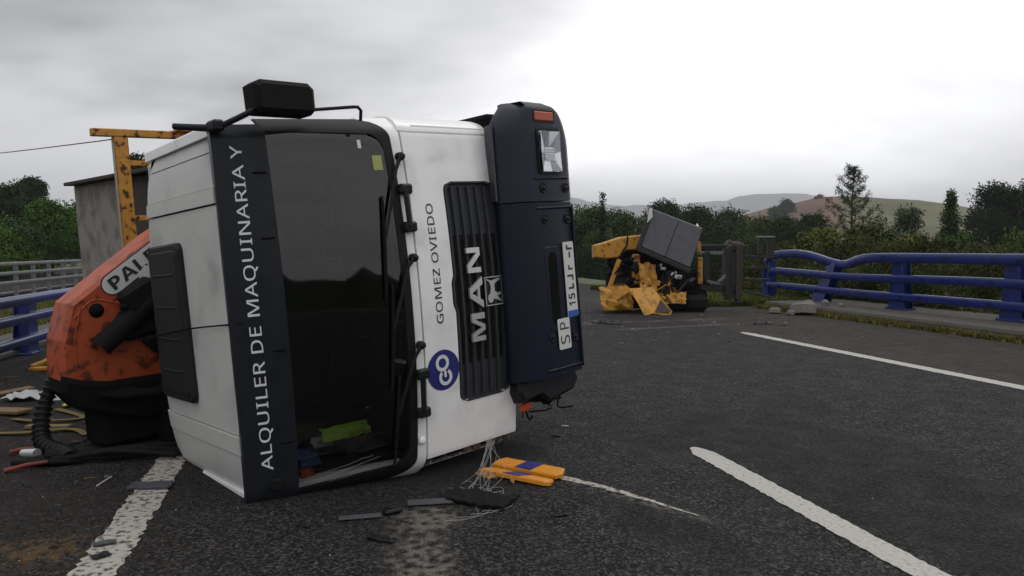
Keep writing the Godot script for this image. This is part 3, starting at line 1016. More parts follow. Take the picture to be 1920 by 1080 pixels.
func trees() -> void:
	var dark := Color(0.025, 0.040, 0.015)
	var mid_ := Color(0.042, 0.070, 0.022)
	var bright := Color(0.050, 0.095, 0.018)
	var olive := Color(0.100, 0.108, 0.036)
	var grey := Color(0.062, 0.080, 0.044)
	# left bank
	tree("roadside_tree", "tall dark tree cut by the left edge of the picture", "tree", Vector3(-30.6, 2.0, -44), 8.6, 1.35, dark, 1500, 0.16, "spire")
	tree("roadside_tree", "dark broad tree at the far left behind the grey railing", "tree", Vector3(-33.0, 1.0, -50), 4.7, 2.8, dark, 2600, 0.20)
	tree("roadside_tree", "small round dark tree on top of the left bank", "tree", Vector3(-38.4, 4.4, -62), 2.7, 1.5, dark, 1500, 0.20)
	tree("green_bush", "bright green leafy bush behind the marker post and the grey railing", "bush", Vector3(-25.0, 0.0, -42), 4.2, 2.5, bright, 3200, 0.17, "round", "", 0.05)
	tree("green_bush", "low mid-green bush in front of the left-hand trees", "bush", Vector3(-24.6, 0.0, -37.5), 3.0, 2.4, mid_, 2600, 0.15, "round", "", 0.04)
	tree("green_bush", "yellow-green bush low down at the left edge", "bush", Vector3(-23.3, 0.0, -35.0), 2.4, 1.7, bright, 1700, 0.14, "round", "", 0.04)
	tree("roadside_tree", "dark tree half hidden by the grey truck bed", "tree", Vector3(-24.9, 0.4, -46), 3.9, 2.2, dark, 2200, 0.18, "round", "", 0.1)
	tree("roadside_tree", "tree whose top shows between the yellow frame and the cab", "tree", Vector3(-24.2, 0.6, -50), 7.0, 1.4, dark, 1600, 0.18)
	# middle distance, beyond the wrecked machine
	tree("wood_tree", "dark green tree nearest the truck bumper", "tree", Vector3(5.6, -2.0, -55), 6.60, 3.38, mid_, 3750, 0.20, "round", "", 0.08)
	tree("wood_tree", "thin pointed sapling above the yellow machine arm", "tree", Vector3(6.05, -2.0, -52), 7.3, 0.45, dark, 420, 0.16, "spire")
	tree("wood_tree", "olive tree left of the tilted grey panel", "tree", Vector3(8.3, -2.2, -60), 6.80, 3.24, mid_, 3500, 0.20, "round", "", 0.08)
	tree("wood_tree", "low olive bush just left of the tilted grey panel", "tree", Vector3(9.4, -2.2, -55), 4.80, 2.70, Color(0.046, 0.062, 0.024), 2750, 0.20, "round", "", 0.05)
	tree("wood_tree", "tallest dark crown behind the tilted grey panel", "tree", Vector3(13.6, -2.6, -70), 8.60, 3.65, dark, 3500, 0.24, "round", "", 0.1)
	tree("wood_tree", "dark tree above the right corner of the grey panel", "tree", Vector3(17.2, -2.6, -72), 8.30, 3.78, dark, 3500, 0.24, "round", "", 0.1)
	tree("wood_tree", "dark rounded tree above the lifting mast of the machine", "tree", Vector3(21.0, -2.6, -75), 8.20, 3.65, dark, 3250, 0.24, "round", "", 0.1)
	tree("wood_tree", "tree at the foot of the brown ploughed slope", "tree", Vector3(21.2, -2.6, -66), 7.00, 3.51, mid_, 3250, 0.22, "round", "", 0.1)
	tree("wood_tree", "nearer dark bush behind the lifting mast", "tree", Vector3(14.6, -2.2, -56), 5.60, 3.51, dark, 3250, 0.20, "round", "", 0.04)
	tree("wood_tree", "dark tree above the dented end of the blue railing", "tree", Vector3(20.7, -2.2, -58), 6.20, 2.97, dark, 3000, 0.20, "round", "", 0.08)
	tree("wood_tree", "dark tree between the hill field and the tall sapling", "tree", Vector3(23.9, -2.2, -62), 6.60, 2.56, dark, 2750, 0.20, "round", "", 0.08)
	# the same wood goes on behind the truck
	for k in [[-16.5, -74, 7.4, 3.4], [-10.5, -80, 7.9, 3.6], [-4.6, -84, 7.2, 3.3], [1.4, -78, 7.0, 3.2]]:
		tree("wood_tree", "tree of the wood hidden behind the overturned truck", "tree", Vector3(k[0] + (6.0 if k[0] > -2.0 else -9.0), -2.2, k[1]), k[2], k[3], mid_, 2000, 0.22, "round", "trees of the wood behind the truck", 0.06)
	# right bank
	tree("mixed_bush", "large tangled bush left of the tall sapling", "bush", Vector3(9.5, -1.2, -23.6), 3.35, 1.55, olive, 2600, 0.10, "round", "", 0.03)
	tree("mixed_bush", "broad olive bush at the foot of the tall sapling", "bush", Vector3(11.0, -1.3, -24.0), 3.7, 1.5, Color(0.058, 0.072, 0.024), 2600, 0.10, "round", "", 0.03)
	tree("mixed_bush", "tangled bush right of the tall sapling", "bush", Vector3(12.6, -1.4, -24.5), 3.3, 1.5, olive, 2400, 0.10, "round", "", 0.03)
	tree("hedge_tree", "grey-green tree right of the tall sapling", "tree", Vector3(21.9, -2.4, -45), 5.0, 2.3, grey, 2400, 0.17, "loose", "", 0.03)
	tree("hedge_tree", "taller grey-green tree in the middle of the hedge", "tree", Vector3(24.6, -2.4, -48), 6.6, 1.8, grey, 2400, 0.17, "loose", "", 0.03)
	tree("hedge_tree", "dark pointed tree standing above the hedge", "tree", Vector3(22.6, -2.4, -40), 6.9, 2.0, mid_, 2400, 0.15, "spire", "", 0.1)
	tree("hedge_tree", "ivy-covered bush below the pointed tree", "bush", Vector3(24.2, -2.4, -42), 4.8, 1.9, mid_, 2400, 0.16, "round", "", 0.05)
	tree("hedge_tree", "mid-green bush between the grey-green tree and the pointed tree", "bush", Vector3(20.4, -2.4, -38), 4.0, 1.8, mid_, 2200, 0.15, "round", "", 0.04)
	tree("hedge_tree", "big dark oak at the right edge", "tree", Vector3(37.6, -2.4, -60), 9.1, 3.4, Color(0.017, 0.025, 0.012), 3800, 0.22, "round", "", 0.15)
	tree("hedge_tree", "dark oak cut by the right edge of the picture", "tree", Vector3(40.4, -2.4, -60), 9.6, 2.5, Color(0.018, 0.027, 0.012), 3000, 0.22, "round", "", 0.15)
	tree("mixed_bush", "yellow-green bush in front of the dark oak", "bush", Vector3(19.4, -1.8, -30), 4.0, 1.7, Color(0.060, 0.088, 0.022), 2600, 0.12, "round", "", 0.03)
	tree("mixed_bush", "dark green bush in front of the pointed tree", "bush", Vector3(16.8, -1.7, -29.5), 3.7, 1.6, mid_, 2400, 0.12, "round", "", 0.03)
	for k in [[112.0, 14.6, -330.0, 5.0, "left of two hedge bushes on the crest of the ploughed hill"], [122.0, 18.0, -345.0, 6.0, "right of two hedge bushes on the crest of the ploughed hill"], [158.0, 24.0, -400.0, 6.0, "lone far tree on the hill crest left of the tall sapling"]]:
		tree("crest_tree", k[4], "tree", Vector3(k[0], k[1] - 1.8, k[2]), k[3] * 0.55 + 4.0, k[3] * 0.7, dark, 700, 0.7, "round", "", 0.1)
	sapling()

func sapling() -> void:
	var t := thing("young_tree", "tall sparse young tree with upswept branches against the sky", "tree", Vector3(11.4, -1.3, -26.0))
	var h := 5.5
	var st := mb()
	tube(st, smooth([Vector3(0, -0.2, 0), Vector3(0.05, 2.0, 0), Vector3(-0.04, 4.0, 0.05), Vector3(0.05, h, 0)], 4), 0.07, 7, 0.012)
	var xfs := []
	var cols := []
	for i in 34:
		var f := pow(i / 33.0, 0.9)
		var y := lerpf(3.0, h - 0.12, f)
		var a := i * 2.4
		var ln := lerpf(1.15, 0.16, f) * rng.randf_range(0.75, 1.15)
		var p0 := Vector3(0, y, 0)
		var p1 := p0 + Vector3(cos(a) * ln * 0.6, ln * 0.22, sin(a) * ln * 0.6)
		var p2 := p0 + Vector3(cos(a) * ln, ln * 0.62, sin(a) * ln)
		var c := smooth([p0, p1, p2], 4)
		tube(st, c, 0.014, 4, 0.004)
		for j in range(2, c.size()):
			for k in 4:
				xfs.append(Transform3D(rot().scaled(Vector3.ONE * rng.randf_range(0.5, 1.0)), c[j] + Vector3(rng.randfn(), rng.randfn(), rng.randfn()) * 0.04))
				cols.append(tint(Color(0.030, 0.046, 0.022), 0.3))
	obj("trunk", st, M.bark, t)
	foliage(xfs, cols, 8, 0.075, 0.028, 0.085, t)

func undergrowth() -> void:
	# brambles packed against the right-hand kerb
	var n := FastNoiseLite.new()
	n.seed = 3; n.frequency = 0.35
	var xfs := []
	var cols := []
	for i in 20000:
		var l := 12.45 + 8.5 * pow(rng.randf(), 1.5)
		var a := rng.randf_range(4.0, 23.0)
		var hgt := 0.42 + 0.62 * smoothstep(12.3, 15.0, l) + 0.75 * n.get_noise_2d(l * 1.6, a * 1.6) + 0.35 * smoothstep(13, 19, a)
		if a > 17.5 and l < 12.4 + rng.randf():
			hgt *= 0.5
		var y := hgt - absf(rng.randfn()) * 0.28
		if rng.randf() < 0.25:
			y = rng.randf_range(-0.5, hgt)
		var p := R(l + (rng.randf_range(-0.25, 0.0) if y < 0.5 else 0.0), a, y - 0.25 * smoothstep(15, 21, l))
		xfs.append(Transform3D((Basis(Vector3.UP, rng.randf() * TAU) * Basis(Vector3.RIGHT, rng.randf_range(-0.5, 0.5))).scaled(Vector3.ONE * (0.5 + 0.9 * pow(rng.randf(), 1.6))), p))
		var c := Color(0.038, 0.058, 0.017).lerp(Color(0.092, 0.088, 0.032), clampf(0.35 + 0.9 * n.get_noise_2d(l * 2.3 + 40, a * 2.3), 0, 1))
		if rng.randf() < 0.06:
			c = Color(0.08, 0.045, 0.025)
		cols.append(tint(c * clampf(0.85 + 0.9 * n.get_noise_2d(l * 1.1 + 9.0, a * 1.1), 0.45, 1.4), 0.22))
	tag(scatter("brambles", clump("bramble", 18, 0.075, 0.048, 0.15), xfs, cols, null), "mixed brambles and weeds crowding behind the right-hand blue railing", "undergrowth", "", "stuff")
	# bare canes sticking out
	var st := mb()
	for i in 150:
		var l := rng.randf_range(12.6, 17.0)
		var a := rng.randf_range(6.0, 21.0)
		var d := Vector3(rng.randfn() * 0.35, 0, rng.randfn() * 0.35)
		var b := R(l, a, 0.3)
		tube(st, smooth([b, b + Vector3(0, 0.6, 0) + d * 0.5, b + Vector3(0, 0.9 + 0.4 * rng.randf(), 0) + d * 1.6], 3), 0.006, 4, 0.003, false)
	tag(obj("bramble_canes", st, mat(0.10, 0.075, 0.045, 0.9)), "thin brown stems rising out of the brambles", "undergrowth", "", "stuff")
	# grass: along the kerb foot, beyond the end of the kerb, and on the left verge
	xfs = []
	cols = []
	for i in 5200:
		var a := rng.randf_range(3.0, 16.8)
		var l := 10.27 - absf(rng.randfn()) * 0.14
		var k := 0.5 + 0.5 * n.get_noise_2d(a * 3.0, 7.0)
		if rng.randf() > 0.25 + k * 0.8 + 0.4 * smoothstep(10, 15, a):
			continue
		xfs.append(Transform3D(Basis(Vector3.UP, rng.randf() * TAU).scaled(Vector3(1, rng.randf_range(0.4, 1.3), 1) * 0.75), R(l, a, 0.0)))
		cols.append(tint(Color(0.10, 0.10, 0.022).lerp(Color(0.13, 0.10, 0.04), rng.randf()), 0.3))
	tag(scatter("kerb_grass", tuft("kerb", 7, 0.13), xfs, cols, null), "yellowish weeds growing along the foot of the right kerb", "grass", "", "stuff")
	xfs = []
	cols = []
	for i in 9000:
		var l := rng.randf_range(9.0, 12.6)
		var a := rng.randf_range(17.2, 26.0)
		xfs.append(Transform3D(Basis(Vector3.UP, rng.randf() * TAU).scaled(Vector3.ONE * rng.randf_range(0.5, 1.3)), R(l, a, -0.05)))
		cols.append(tint(Color(0.075, 0.090, 0.022), 0.35))
	tag(scatter("verge_grass", tuft("verge", 8, 0.22), xfs, cols, null), "grass strip beyond the end of the kerb under the lifting mast", "grass", "", "stuff")
	xfs = []
	cols = []
	for i in 16000:
		var l := rng.randf_range(-8.9, -5.0)
		var a := rng.randf_range(7.0, 34.0)
		xfs.append(Transform3D(Basis(Vector3.UP, rng.randf() * TAU).scaled(Vector3.ONE * rng.randf_range(0.4, 1.1)), R(l, a, -0.14)))
		cols.append(tint(Color(0.085, 0.092, 0.022).lerp(Color(0.12, 0.10, 0.04), rng.randf() * 0.8), 0.3))
	tag(scatter("verge_grass", clumps["verge"], xfs, cols, null), "dry yellow-green grass between the left blue railing and the grey railing", "grass", "", "stuff")

func tuft(key: String, n: int, h: float) -> ArrayMesh:
	var st := mb()
	for i in n:
		var a := rng.randf() * TAU
		var d := Vector3(cos(a), 0, sin(a))
		var s := Vector3(-sin(a), 0, cos(a)) * h * 0.05
		var b := d * rng.randf() * h * 0.3
		var m := b + d * h * 0.18 + Vector3.UP * h * rng.randf_range(0.4, 0.6)
		var t := b + d * h * rng.randf_range(0.35, 0.7) + Vector3.UP * h * rng.randf_range(0.6, 1.0)
		quad(st, b - s, b + s, m + s * 0.8, m - s * 0.8, d)
		face(st, m - s * 0.8, m + s * 0.8, t, d)
	st.generate_normals()
	clumps[key] = st.commit()
	return clumps[key]

# ---------------------------------------------------------------- the truck (x = its left, y = its up, z = its front)
func zf(y: float) -> float:
	return -0.03 * y if y < 0.773 else -0.023 - (y - 0.773) * 0.315

func bulge(y: float) -> float:
	return lerpf(0.075, 0.055, smoothstep(0.8, 1.5, y)) if y < 1.5 else lerpf(0.055, 0.012, smoothstep(1.5, 1.78, y))

func S(x: float, y: float, off := 0.0) -> Vector3:     # the curved front of the cab
	var z := zf(y) + bulge(y) * (1.0 - pow(x / 1.05, 2))
	var ax := absf(x)
	if ax > 0.98:
		z -= pow((ax - 0.98) / 0.12, 2) * 0.10
	var ny := 0.03 if y < 0.773 else 0.30
	return Vector3(x, y + off * ny, z + off)

func front(off: float) -> Callable:
	return func(x: float, y: float) -> Vector3: return S(x, y, off)

func roof_at(x: float, z: float) -> Vector3:
	var y := 1.783 - 0.085 * (-0.341 - z) - 0.06 * pow(absf(x) / 1.02, 6)
	y -= 0.03 * smoothstep(-1.5, -1.70, z)
	return Vector3(x, y, z)

func seal_lo(x: float) -> float:
	var ax := absf(x)
	var y := 0.828 - 0.012 * (1.0 - pow(x / 1.05, 2))
	if ax > 0.955:
		var t := minf((ax - 0.955) / 0.135, 1.0)
		y += 0.15 * (1.0 - sqrt(1.0 - t * t))
	return y

func glass_lo(x: float) -> float:
	var ax := absf(x)
	var y := 0.874 - 0.012 * (1.0 - pow(x / 1.05, 2))
	if ax > 0.88:
		var t := minf((ax - 0.88) / 0.125, 1.0)
		y += 0.13 * (1.0 - sqrt(1.0 - t * t))
	return y

func grille_hi(x: float) -> float:
	var y := 0.487 + 0.018 * (smoothstep(-0.12, -0.06, x) - smoothstep(0.06, 0.12, x))
	var t := clampf((absf(x) - 0.64) / 0.06, 0, 1)
	return y - 0.06 * (1.0 - sqrt(1.0 - t * t))

func grille_lo(x: float) -> float:
	var t := clampf((absf(x) - 0.63) / 0.07, 0, 1)
	return 0.045 + 0.09 * (1.0 - sqrt(1.0 - t * t))

func build_truck() -> void:
	var t := thing("overturned_truck", "white truck lying on its right side across the lane, windscreen facing the viewer", "truck")
	truck = t
	var b0 := Basis(Vector3.UP, Vector3(-cos(0.8), 0, sin(0.8)), Vector3(sin(0.8), 0, cos(0.8)))
	t.transform = Transform3D(b0 * Basis(Vector3(0, 0, 1), 0.066) * Basis(Vector3(0, 1, 0), 0.044), Vector3(-0.058, 1.157, -5.22))
	cab(t)
	cab_details(t)
	bumper(t)
	chassis(t)
	crane(t)
	cargo_bed(t)

func cab(t: Node3D) -> void:
	var st := mb()
	var F := Vector3(0, 0, 1)
	# dark structure behind the panels, so that every gap is a shadow gap
	patch(st, front(-0.035), -1.04, 1.04, 24, 8, k_(0.0), k_(0.86), F, Vector3(0, 0, -0.05))
	cbox(st, Vector3(-1.03, 0.02, -1.56), Vector3(1.03, 0.10, -0.10), 0.02)
	obj("cab_core", st, M.dark, t)
	# front flap with an opening for the grille: drawn as bands round it
	st = mb()
	var G := -0.03
	patch(st, front(0.0), -1.0, 1.0, 120, 6, func(x: float) -> float: return grille_hi(x) + 0.008 if absf(x) < 0.7 else 0.28, k_(0.755), F, Vector3(0, 0, G))
	patch(st, front(0.0), -1.0, 1.0, 120, 3, k_(0.0), func(x: float) -> float: return grille_lo(x) - 0.008 if absf(x) < 0.7 else 0.28, F, Vector3(0, 0, G))
	obj("front_flap", st, M.white, t)
	# corner deflector on the upper side; the lower one is torn away
	st = mb()
	var cr := func(u: float, y: float) -> Vector3:
		var a := u * PI / 2
		return S(1.012, y) + Vector3(sin(a) * 0.125, 0, -(1.0 - cos(a)) * 0.30)
	patch(st, cr, 0.0, 1.0, 10, 8, func(u: float) -> float: return 0.02 + 0.04 * u, func(u: float) -> float: return 0.77 - 0.05 * u * u, Vector3(0.7, 0, 0.7), Vector3(-0.02, 0, -0.03))
	var dflt := obj("corner_deflector", st, M.white, t)
	st = mb()
	bar(st, S(1.045, 0.06, 0.012), S(1.045, 0.66, 0.012), 0.014, 0.02, 0.006, Vector3(0, 0, 1))
	obj("deflector_lip", st, M.white, dflt)
	# torn lower corner: brownish edge, bent brackets
	st = mb()
	for i in 26:
		var y0 := 0.02 + 0.028 * i
		box(st, Transform3D(Basis(Vector3(0, 0, 1), rng.randf_range(-0.25, 0.25)) * Basis(Vector3(0, 1, 0), rng.randf_range(-0.6, 0.3)), S(-1.022 + rng.randf_range(-0.012, 0.006), y0, -0.05 + rng.randf_range(-0.02, 0.01))), Vector3(rng.randf_range(0.03, 0.07), rng.randf_range(0.03, 0.07), rng.randf_range(0.006, 0.03)), 0.002)
	obj("torn_edge", st, tri(mat(0.11, 0.085, 0.065, 0.8), M.bed_dark.albedo_texture, 3.0), t)
	# white strip under the windscreen, running up into the corner posts
	st = mb()
	patch(st, front(-0.004), -1.10, 1.10, 48, 3, k_(0.765), func(x: float) -> float: return seal_lo(clampf(x, -1.089, 1.089)) - 0.004, F, Vector3(0, 0, -0.04))
	obj("scuttle_panel", st, M.white, t)
	# windscreen seal and glass
	st = mb()
	patch(st, front(0.004), -1.09, 1.09, 109, 2, seal_lo, func(x: float) -> float: return glass_lo(x) if absf(x) < 1.0 else 1.52, F, Vector3(0, 0, -0.03))
	obj("windscreen_seal", st, M.black, t)
	st = mb()
	patch(st, front(-0.004), -1.005, 1.005, 40, 14, glass_lo, k_(1.525), F, Vector3.ZERO)
	var ws := obj("windscreen", st, M.glass, t)
	st = mb()
	for i in 5:
		var x := -0.90 - 0.018 * i
		var y0 := rng.randf_range(1.0, 1.2)
		var p := []
		for k in 5:
			p.append(S(x - 0.012 * k + rng.randf_range(-0.006, 0.006), y0 + 0.07 * k, 0.002))
		tube(st, p, 0.0008, 4)
	obj("crack", st, M.wire, ws)
	# sun visor band with lettering
	st = mb()
	patch(st, front(0.012), -1.05, 1.05, 40, 8, k_(1.512), k_(1.782), F, Vector3(0, -0.01, -0.05))
	var vz := obj("visor_band", st, M.visor, t)
	obj("lettering", text_on("ALQUILER DE MAQUINARIA Y", "Droid Sans", false, -0.862, 0.93, 1.625, 1.695, 0.003, func(x: float, y: float, h: float) -> Vector3: return S(x, y, 0.0125 + h)), M.letters, vz)
	for x in [-0.72, 0.42, 0.78, -0.2]:
		st = mb()
		bar(st, S(x, 1.53, 0.015), S(x, 1.60, 0.015), 0.012, 0.012, 0.004)
		obj("visor_clip", st, M.dark, vz)
	st = mb()
	cbox(st, S(-0.985, 1.60, 0.01), S(-0.91, 1.66, 0.03) + Vector3(0, 0, 0.02), 0.012)
	obj("marker_lamp", st, M.rubber, vz)
	# roof: panels with narrow gaps over a dark skin
	st = mb()
	patch(st, func(x: float, z: float) -> Vector3: return roof_at(x, z) + Vector3(0, -0.02, 0), -1.02, 1.02, 30, 12, k_(-1.62), k_(-0.35), Vector3.UP, Vector3(0, -0.03, 0))
	obj("roof_skin", st, M.dark, t)
	var cuts := [[-1.025, -0.972, 0.0], [-0.966, -0.770, 0.006], [-0.764, -0.660, 0.012], [-0.652, 0.618, 0.0], [0.628, 0.712, 0.012], [0.716, 0.905, 0.004], [0.914, 1.03, 0.0]]
	for c in cuts:
		st = mb()
		var lift: float = c[2]
		var zr := func(x: float) -> float: return -1.69 + 0.26 * pow(absf(x) / 1.02, 4)
		var fr := func(x: float) -> float: return -0.352 - 0.03 * (pow(absf(x), 8))
		patch(st, func(x: float, z: float) -> Vector3: return roof_at(x, z) + Vector3(0, lift, 0), c[0], c[1], maxi(3, int((c[1] - c[0]) * 14)), 14, zr, fr, Vector3.UP, Vector3(0, -0.028, 0))
		obj("roof_panel", st, M.roof_white, t)
	st = mb()
	var hx := Transform3D(Basis(Vector3(1, 0, 0), Vector3(0, -0.085, -1).normalized(), Vector3(0, 1, -0.085).normalized()) * Basis(Vector3(0, 0, 1), 0.015), Vector3(-0.05, 1.705, -1.245))
	prism(st, rounded(0.98, 0.60, 0.06), 0.0, 0.036, hx, 0.014)
	var ht := obj("roof_hatch", st, M.hatch, t)
	st = mb()
	prism(st, rounded(0.90, 0.52, 0.05), 0.030, 0.044, hx, 0.010)
	obj("hatch_lid", st, M.hatch, ht)
	for x in [-0.30, -0.1, 0.1, 0.30]:
		st = mb()
		box(st, hx * Transform3D(Basis.IDENTITY, Vector3(x, 0.0, 0.046)), Vector3(0.014, 0.40, 0.008), 0.003)
		obj("hatch_rib", st, M.hatch, ht)
	# sides with windows, rear wall
	for s in [1, -1]:
		st = mb()
		var sd := V2([[0.12, 0.02], [0.17, 0.78], [0.30, 0.86], [0.42, 1.50], [0.46, 1.745], [0.34, 1.76], [0.12, 0.90], [0.10, 0.02]])
		var xf := Transform3D(Basis(Vector3(0, 0, -1), Vector3(0, 1, 0), Vector3(1, 0, 0)), Vector3.ZERO)
		prism(st, V2([[0.10, 0.02], [1.60, 0.02], [1.62, 0.84], [0.14, 0.84]]), s * 1.03, s * 1.085, xf, 0.02)
		prism(st, V2([[0.16, 0.84], [0.36, 0.84], [0.50, 1.56], [1.40, 1.56], [1.40, 0.84], [1.62, 0.84], [1.60, 1.645], [0.42, 1.750]]), s * 1.0, s * 1.065, xf, 0.012)
		obj("side_panel", st, M.white, t)
		st = mb()
		prism(st, V2([[0.36, 0.845], [1.40, 0.845], [1.40, 1.56], [0.50, 1.56]]), s * 1.02, s * 1.03, xf)
		obj("side_window", st, M.dark_glass, t)
		sd = sd
	st = mb()
	cbox(st, Vector3(-1.0, 0.05, -1.66), Vector3(1.0, 1.62, -1.60), 0.03)
	obj("rear_wall", st, M.roof_white, t)
	# interior
	st = mb()
	cbox(st, Vector3(-1.0, 0.12, -1.59), Vector3(1.0, 1.58, -1.56), 0.01)
	cbox(st, Vector3(-1.0, 1.60, -1.55), Vector3(1.0, 1.63, -0.45), 0.01)
	cbox(st, Vector3(-0.985, 0.30, -0.50), Vector3(0.985, 0.80, -0.14), 0.06)
	cbox(st, Vector3(0.15, 0.62, -0.62), Vector3(0.85, 0.92, -0.40), 0.08)
	for sx in [-1, 1]:
		cbox(st, Vector3(sx * 0.975, 0.10, -1.58), Vector3(sx * 0.995, 0.84, -0.2), 0.004)
		cbox(st, Vector3(sx * 0.955, 1.54, -1.58), Vector3(sx * 0.985, 1.62, -0.42), 0.004)
	for sx in [-1, 1]:
		prism(st, V2([[0.20, 0.86], [0.50, 1.58], [1.58, 1.58], [1.58, 0.86]]), sx * 0.965, sx * 0.99, Transform3D(Basis(Vector3(0, 0, -1), Vector3(0, 1, 0), Vector3(1, 0, 0)), Vector3.ZERO))  # added dark sheets closing the side windows, keeping the cab dark inside
	obj("dash_and_dark_lining", st, M.dark, t)
	for x in [-0.55, 0.5]:
		st = mb()
		cbox(st, Vector3(x - 0.25, 0.45, -1.30), Vector3(x + 0.25, 0.62, -0.78), 0.06)
		cbox(st, Vector3(x - 0.24, 0.58, -1.42), Vector3(x + 0.24, 1.20, -1.25), 0.06)
		cbox(st, Vector3(x - 0.14, 1.21, -1.40), Vector3(x + 0.14, 1.38, -1.29), 0.04)
		obj("seat", st, M.rubber, t)
	st = mb()
	var ring := []
	for i in 25:
		ring.append(Vector3(0.5 + 0.22 * cos(TAU * i / 24), 0.98 + 0.10 * sin(TAU * i / 24), -0.58 + 0.19 * sin(TAU * i / 24)))
	tube(st, ring, 0.017, 7)
	bar(st, Vector3(0.28, 0.98, -0.58), Vector3(0.72, 0.98, -0.58), 0.04, 0.02)
	obj("steering_wheel", st, M.rubber, t)

func cab_details(t: Node3D) -> void:
	var st := mb()
	var F := Vector3(0, 0, 1)
	# grille: backing, mesh, slats
	patch(st, front(-0.028), -0.70, 0.70, 84, 4, grille_lo, grille_hi, F, Vector3(0, 0, -0.02))
	var g := obj("grille", st, M.black, t)
	st = mb()
	patch(st, front(-0.020), -0.46, 0.36, 18, 4, k_(0.065), k_(0.47), F, Vector3.ZERO)
	obj("grille_mesh", st, M.mesh, g)
	for s in [[-0.69, -0.46], [0.36, 0.69]]:
		st = mb()
		patch(st, front(-0.018), s[0], s[1], 10, 4, func(x: float) -> float: return grille_lo(x) + 0.012, func(x: float) -> float: return grille_hi(x) - 0.012, F, Vector3(0, 0, -0.01))
		obj("grille_blank", st, M.grille, g)
	st = mb()
	patch(st, front(0.004), -0.70, 0.70, 84, 1, func(x: float) -> float: return grille_hi(x) - 0.016, grille_hi, F, Vector3(0, 0, -0.03))
	patch(st, front(0.004), -0.70, 0.70, 84, 1, grille_lo, func(x: float) -> float: return grille_lo(x) + 0.016, F, Vector3(0, 0, -0.03))
	for x in [-0.70, 0.688]:
		patch(st, front(0.004), x, x + 0.012, 1, 4, k_(0.13), k_(0.43), F, Vector3(0, 0, -0.03))
	obj("grille_frame", st, M.grille, g)
	for i in 6:
		var y := 0.085 + 0.068 * i
		st = mb()
		var w := 0.665 if i > 0 else 0.64
		patch(st, front(0.001), -w, w, 24, 1, k_(y - 0.008), k_(y + 0.008), F, Vector3(0, 0, -0.022))
		obj("slat", st, M.grille, g)
	# three raised letters
	var raise := func(x: float, y: float, h: float) -> Vector3: return S(x, y, 0.002 + h)
	var k := 0
	for p in [["M", -0.325, -0.145], ["A", -0.115, 0.085], ["N", 0.115, 0.275]]:
		var o := obj("badge_letter", text_on(p[0], "Droid Sans", true, p[1], p[2], 0.272, 0.382, 0.016, raise), M.silver, g)
		k += 1
		o = o
	# lion plaque: thin frame and a striding animal in outline
	st = mb()
	for e in [[-0.112, 0.077, 0.245, 0.251], [-0.112, 0.077, 0.096, 0.102], [-0.112, -0.106, 0.102, 0.245], [0.071, 0.077, 0.102, 0.245]]:
		cbox(st, S(0, e[2], -0.002) * Vector3(0, 0, 1) + Vector3(e[0], e[2], 0), S(0, e[2], 0.006) * Vector3(0, 0, 1) + Vector3(e[1], e[3], 0), 0.001)
	var fr := obj("emblem_frame", st, M.silver, g, Transform3D(Basis.IDENTITY, Vector3(0, -0.010, 0.002)))
	st = mb()
	cbox(st, Vector3(-0.107, 0.101, 0.050), Vector3(0.072, 0.246, 0.062), 0.001)
	obj("emblem_plate", st, M.black, fr)
	st = mb()
	var lion := V2([[-0.095, 0.205], [-0.085, 0.222], [-0.066, 0.230], [-0.045, 0.222], [-0.036, 0.205], [0.0, 0.196], [0.034, 0.203], [0.047, 0.214], [0.058, 0.236], [0.064, 0.234], [0.056, 0.208], [0.048, 0.190], [0.056, 0.165], [0.062, 0.130], [0.068, 0.110], [0.052, 0.109], [0.044, 0.132], [0.026, 0.165], [-0.02, 0.165], [-0.032, 0.140], [-0.030, 0.110], [-0.046, 0.109], [-0.054, 0.142], [-0.066, 0.130], [-0.080, 0.108], [-0.094, 0.110], [-0.076, 0.150], [-0.068, 0.178], [-0.086, 0.186]])
	prism(st, lion, 0.062, 0.070)
	obj("lion_emblem", st, M.silver, fr)
	# owner's name and the round blue sticker
	obj("lettering", text_on("GOMEZ OVIEDO", "Droid Sans", false, -0.172, 0.565, 0.598, 0.650, 0.002, func(x: float, y: float, h: float) -> Vector3: return S(x, y, 0.001 + h)), M.ink, t)
	var disc := func(r0: float, r1: float, c: Vector2, a0: float, a1: float, h: float) -> SurfaceTool:
		var s := mb()
		var n := maxi(6, int(40 * (a1 - a0) / TAU))
		for i in n:
			var q := []
			for e in [[r0, i], [r1, i], [r1, i + 1], [r0, i + 1]]:
				var a := lerpf(a0, a1, float(e[1]) / n)
				q.append(S(c.x + e[0] * cos(a), c.y + e[0] * sin(a), h))
			quad(s, q[0], q[1], q[2], q[3], Vector3(0, 0, 1))
		return s
	var stk := obj("round_sticker", disc.call(0.0, 0.127, Vector2(-0.463, 0.622), 0.0, TAU, 0.003), M.blue_print, t)
	obj("sticker_letter", disc.call(0.030, 0.052, Vector2(-0.418, 0.632), 0.0, TAU, 0.006), M.letters, stk)
	obj("sticker_letter", disc.call(0.030, 0.052, Vector2(-0.508, 0.612), 0.75, 0.75 + TAU * 0.80, 0.009), M.letters, stk)
	st = mb()
	cbox(st, S(-0.508, 0.605, 0.006), S(-0.47, 0.622, 0.0095), 0.0005)
	obj("sticker_letter", st, M.letters, stk)
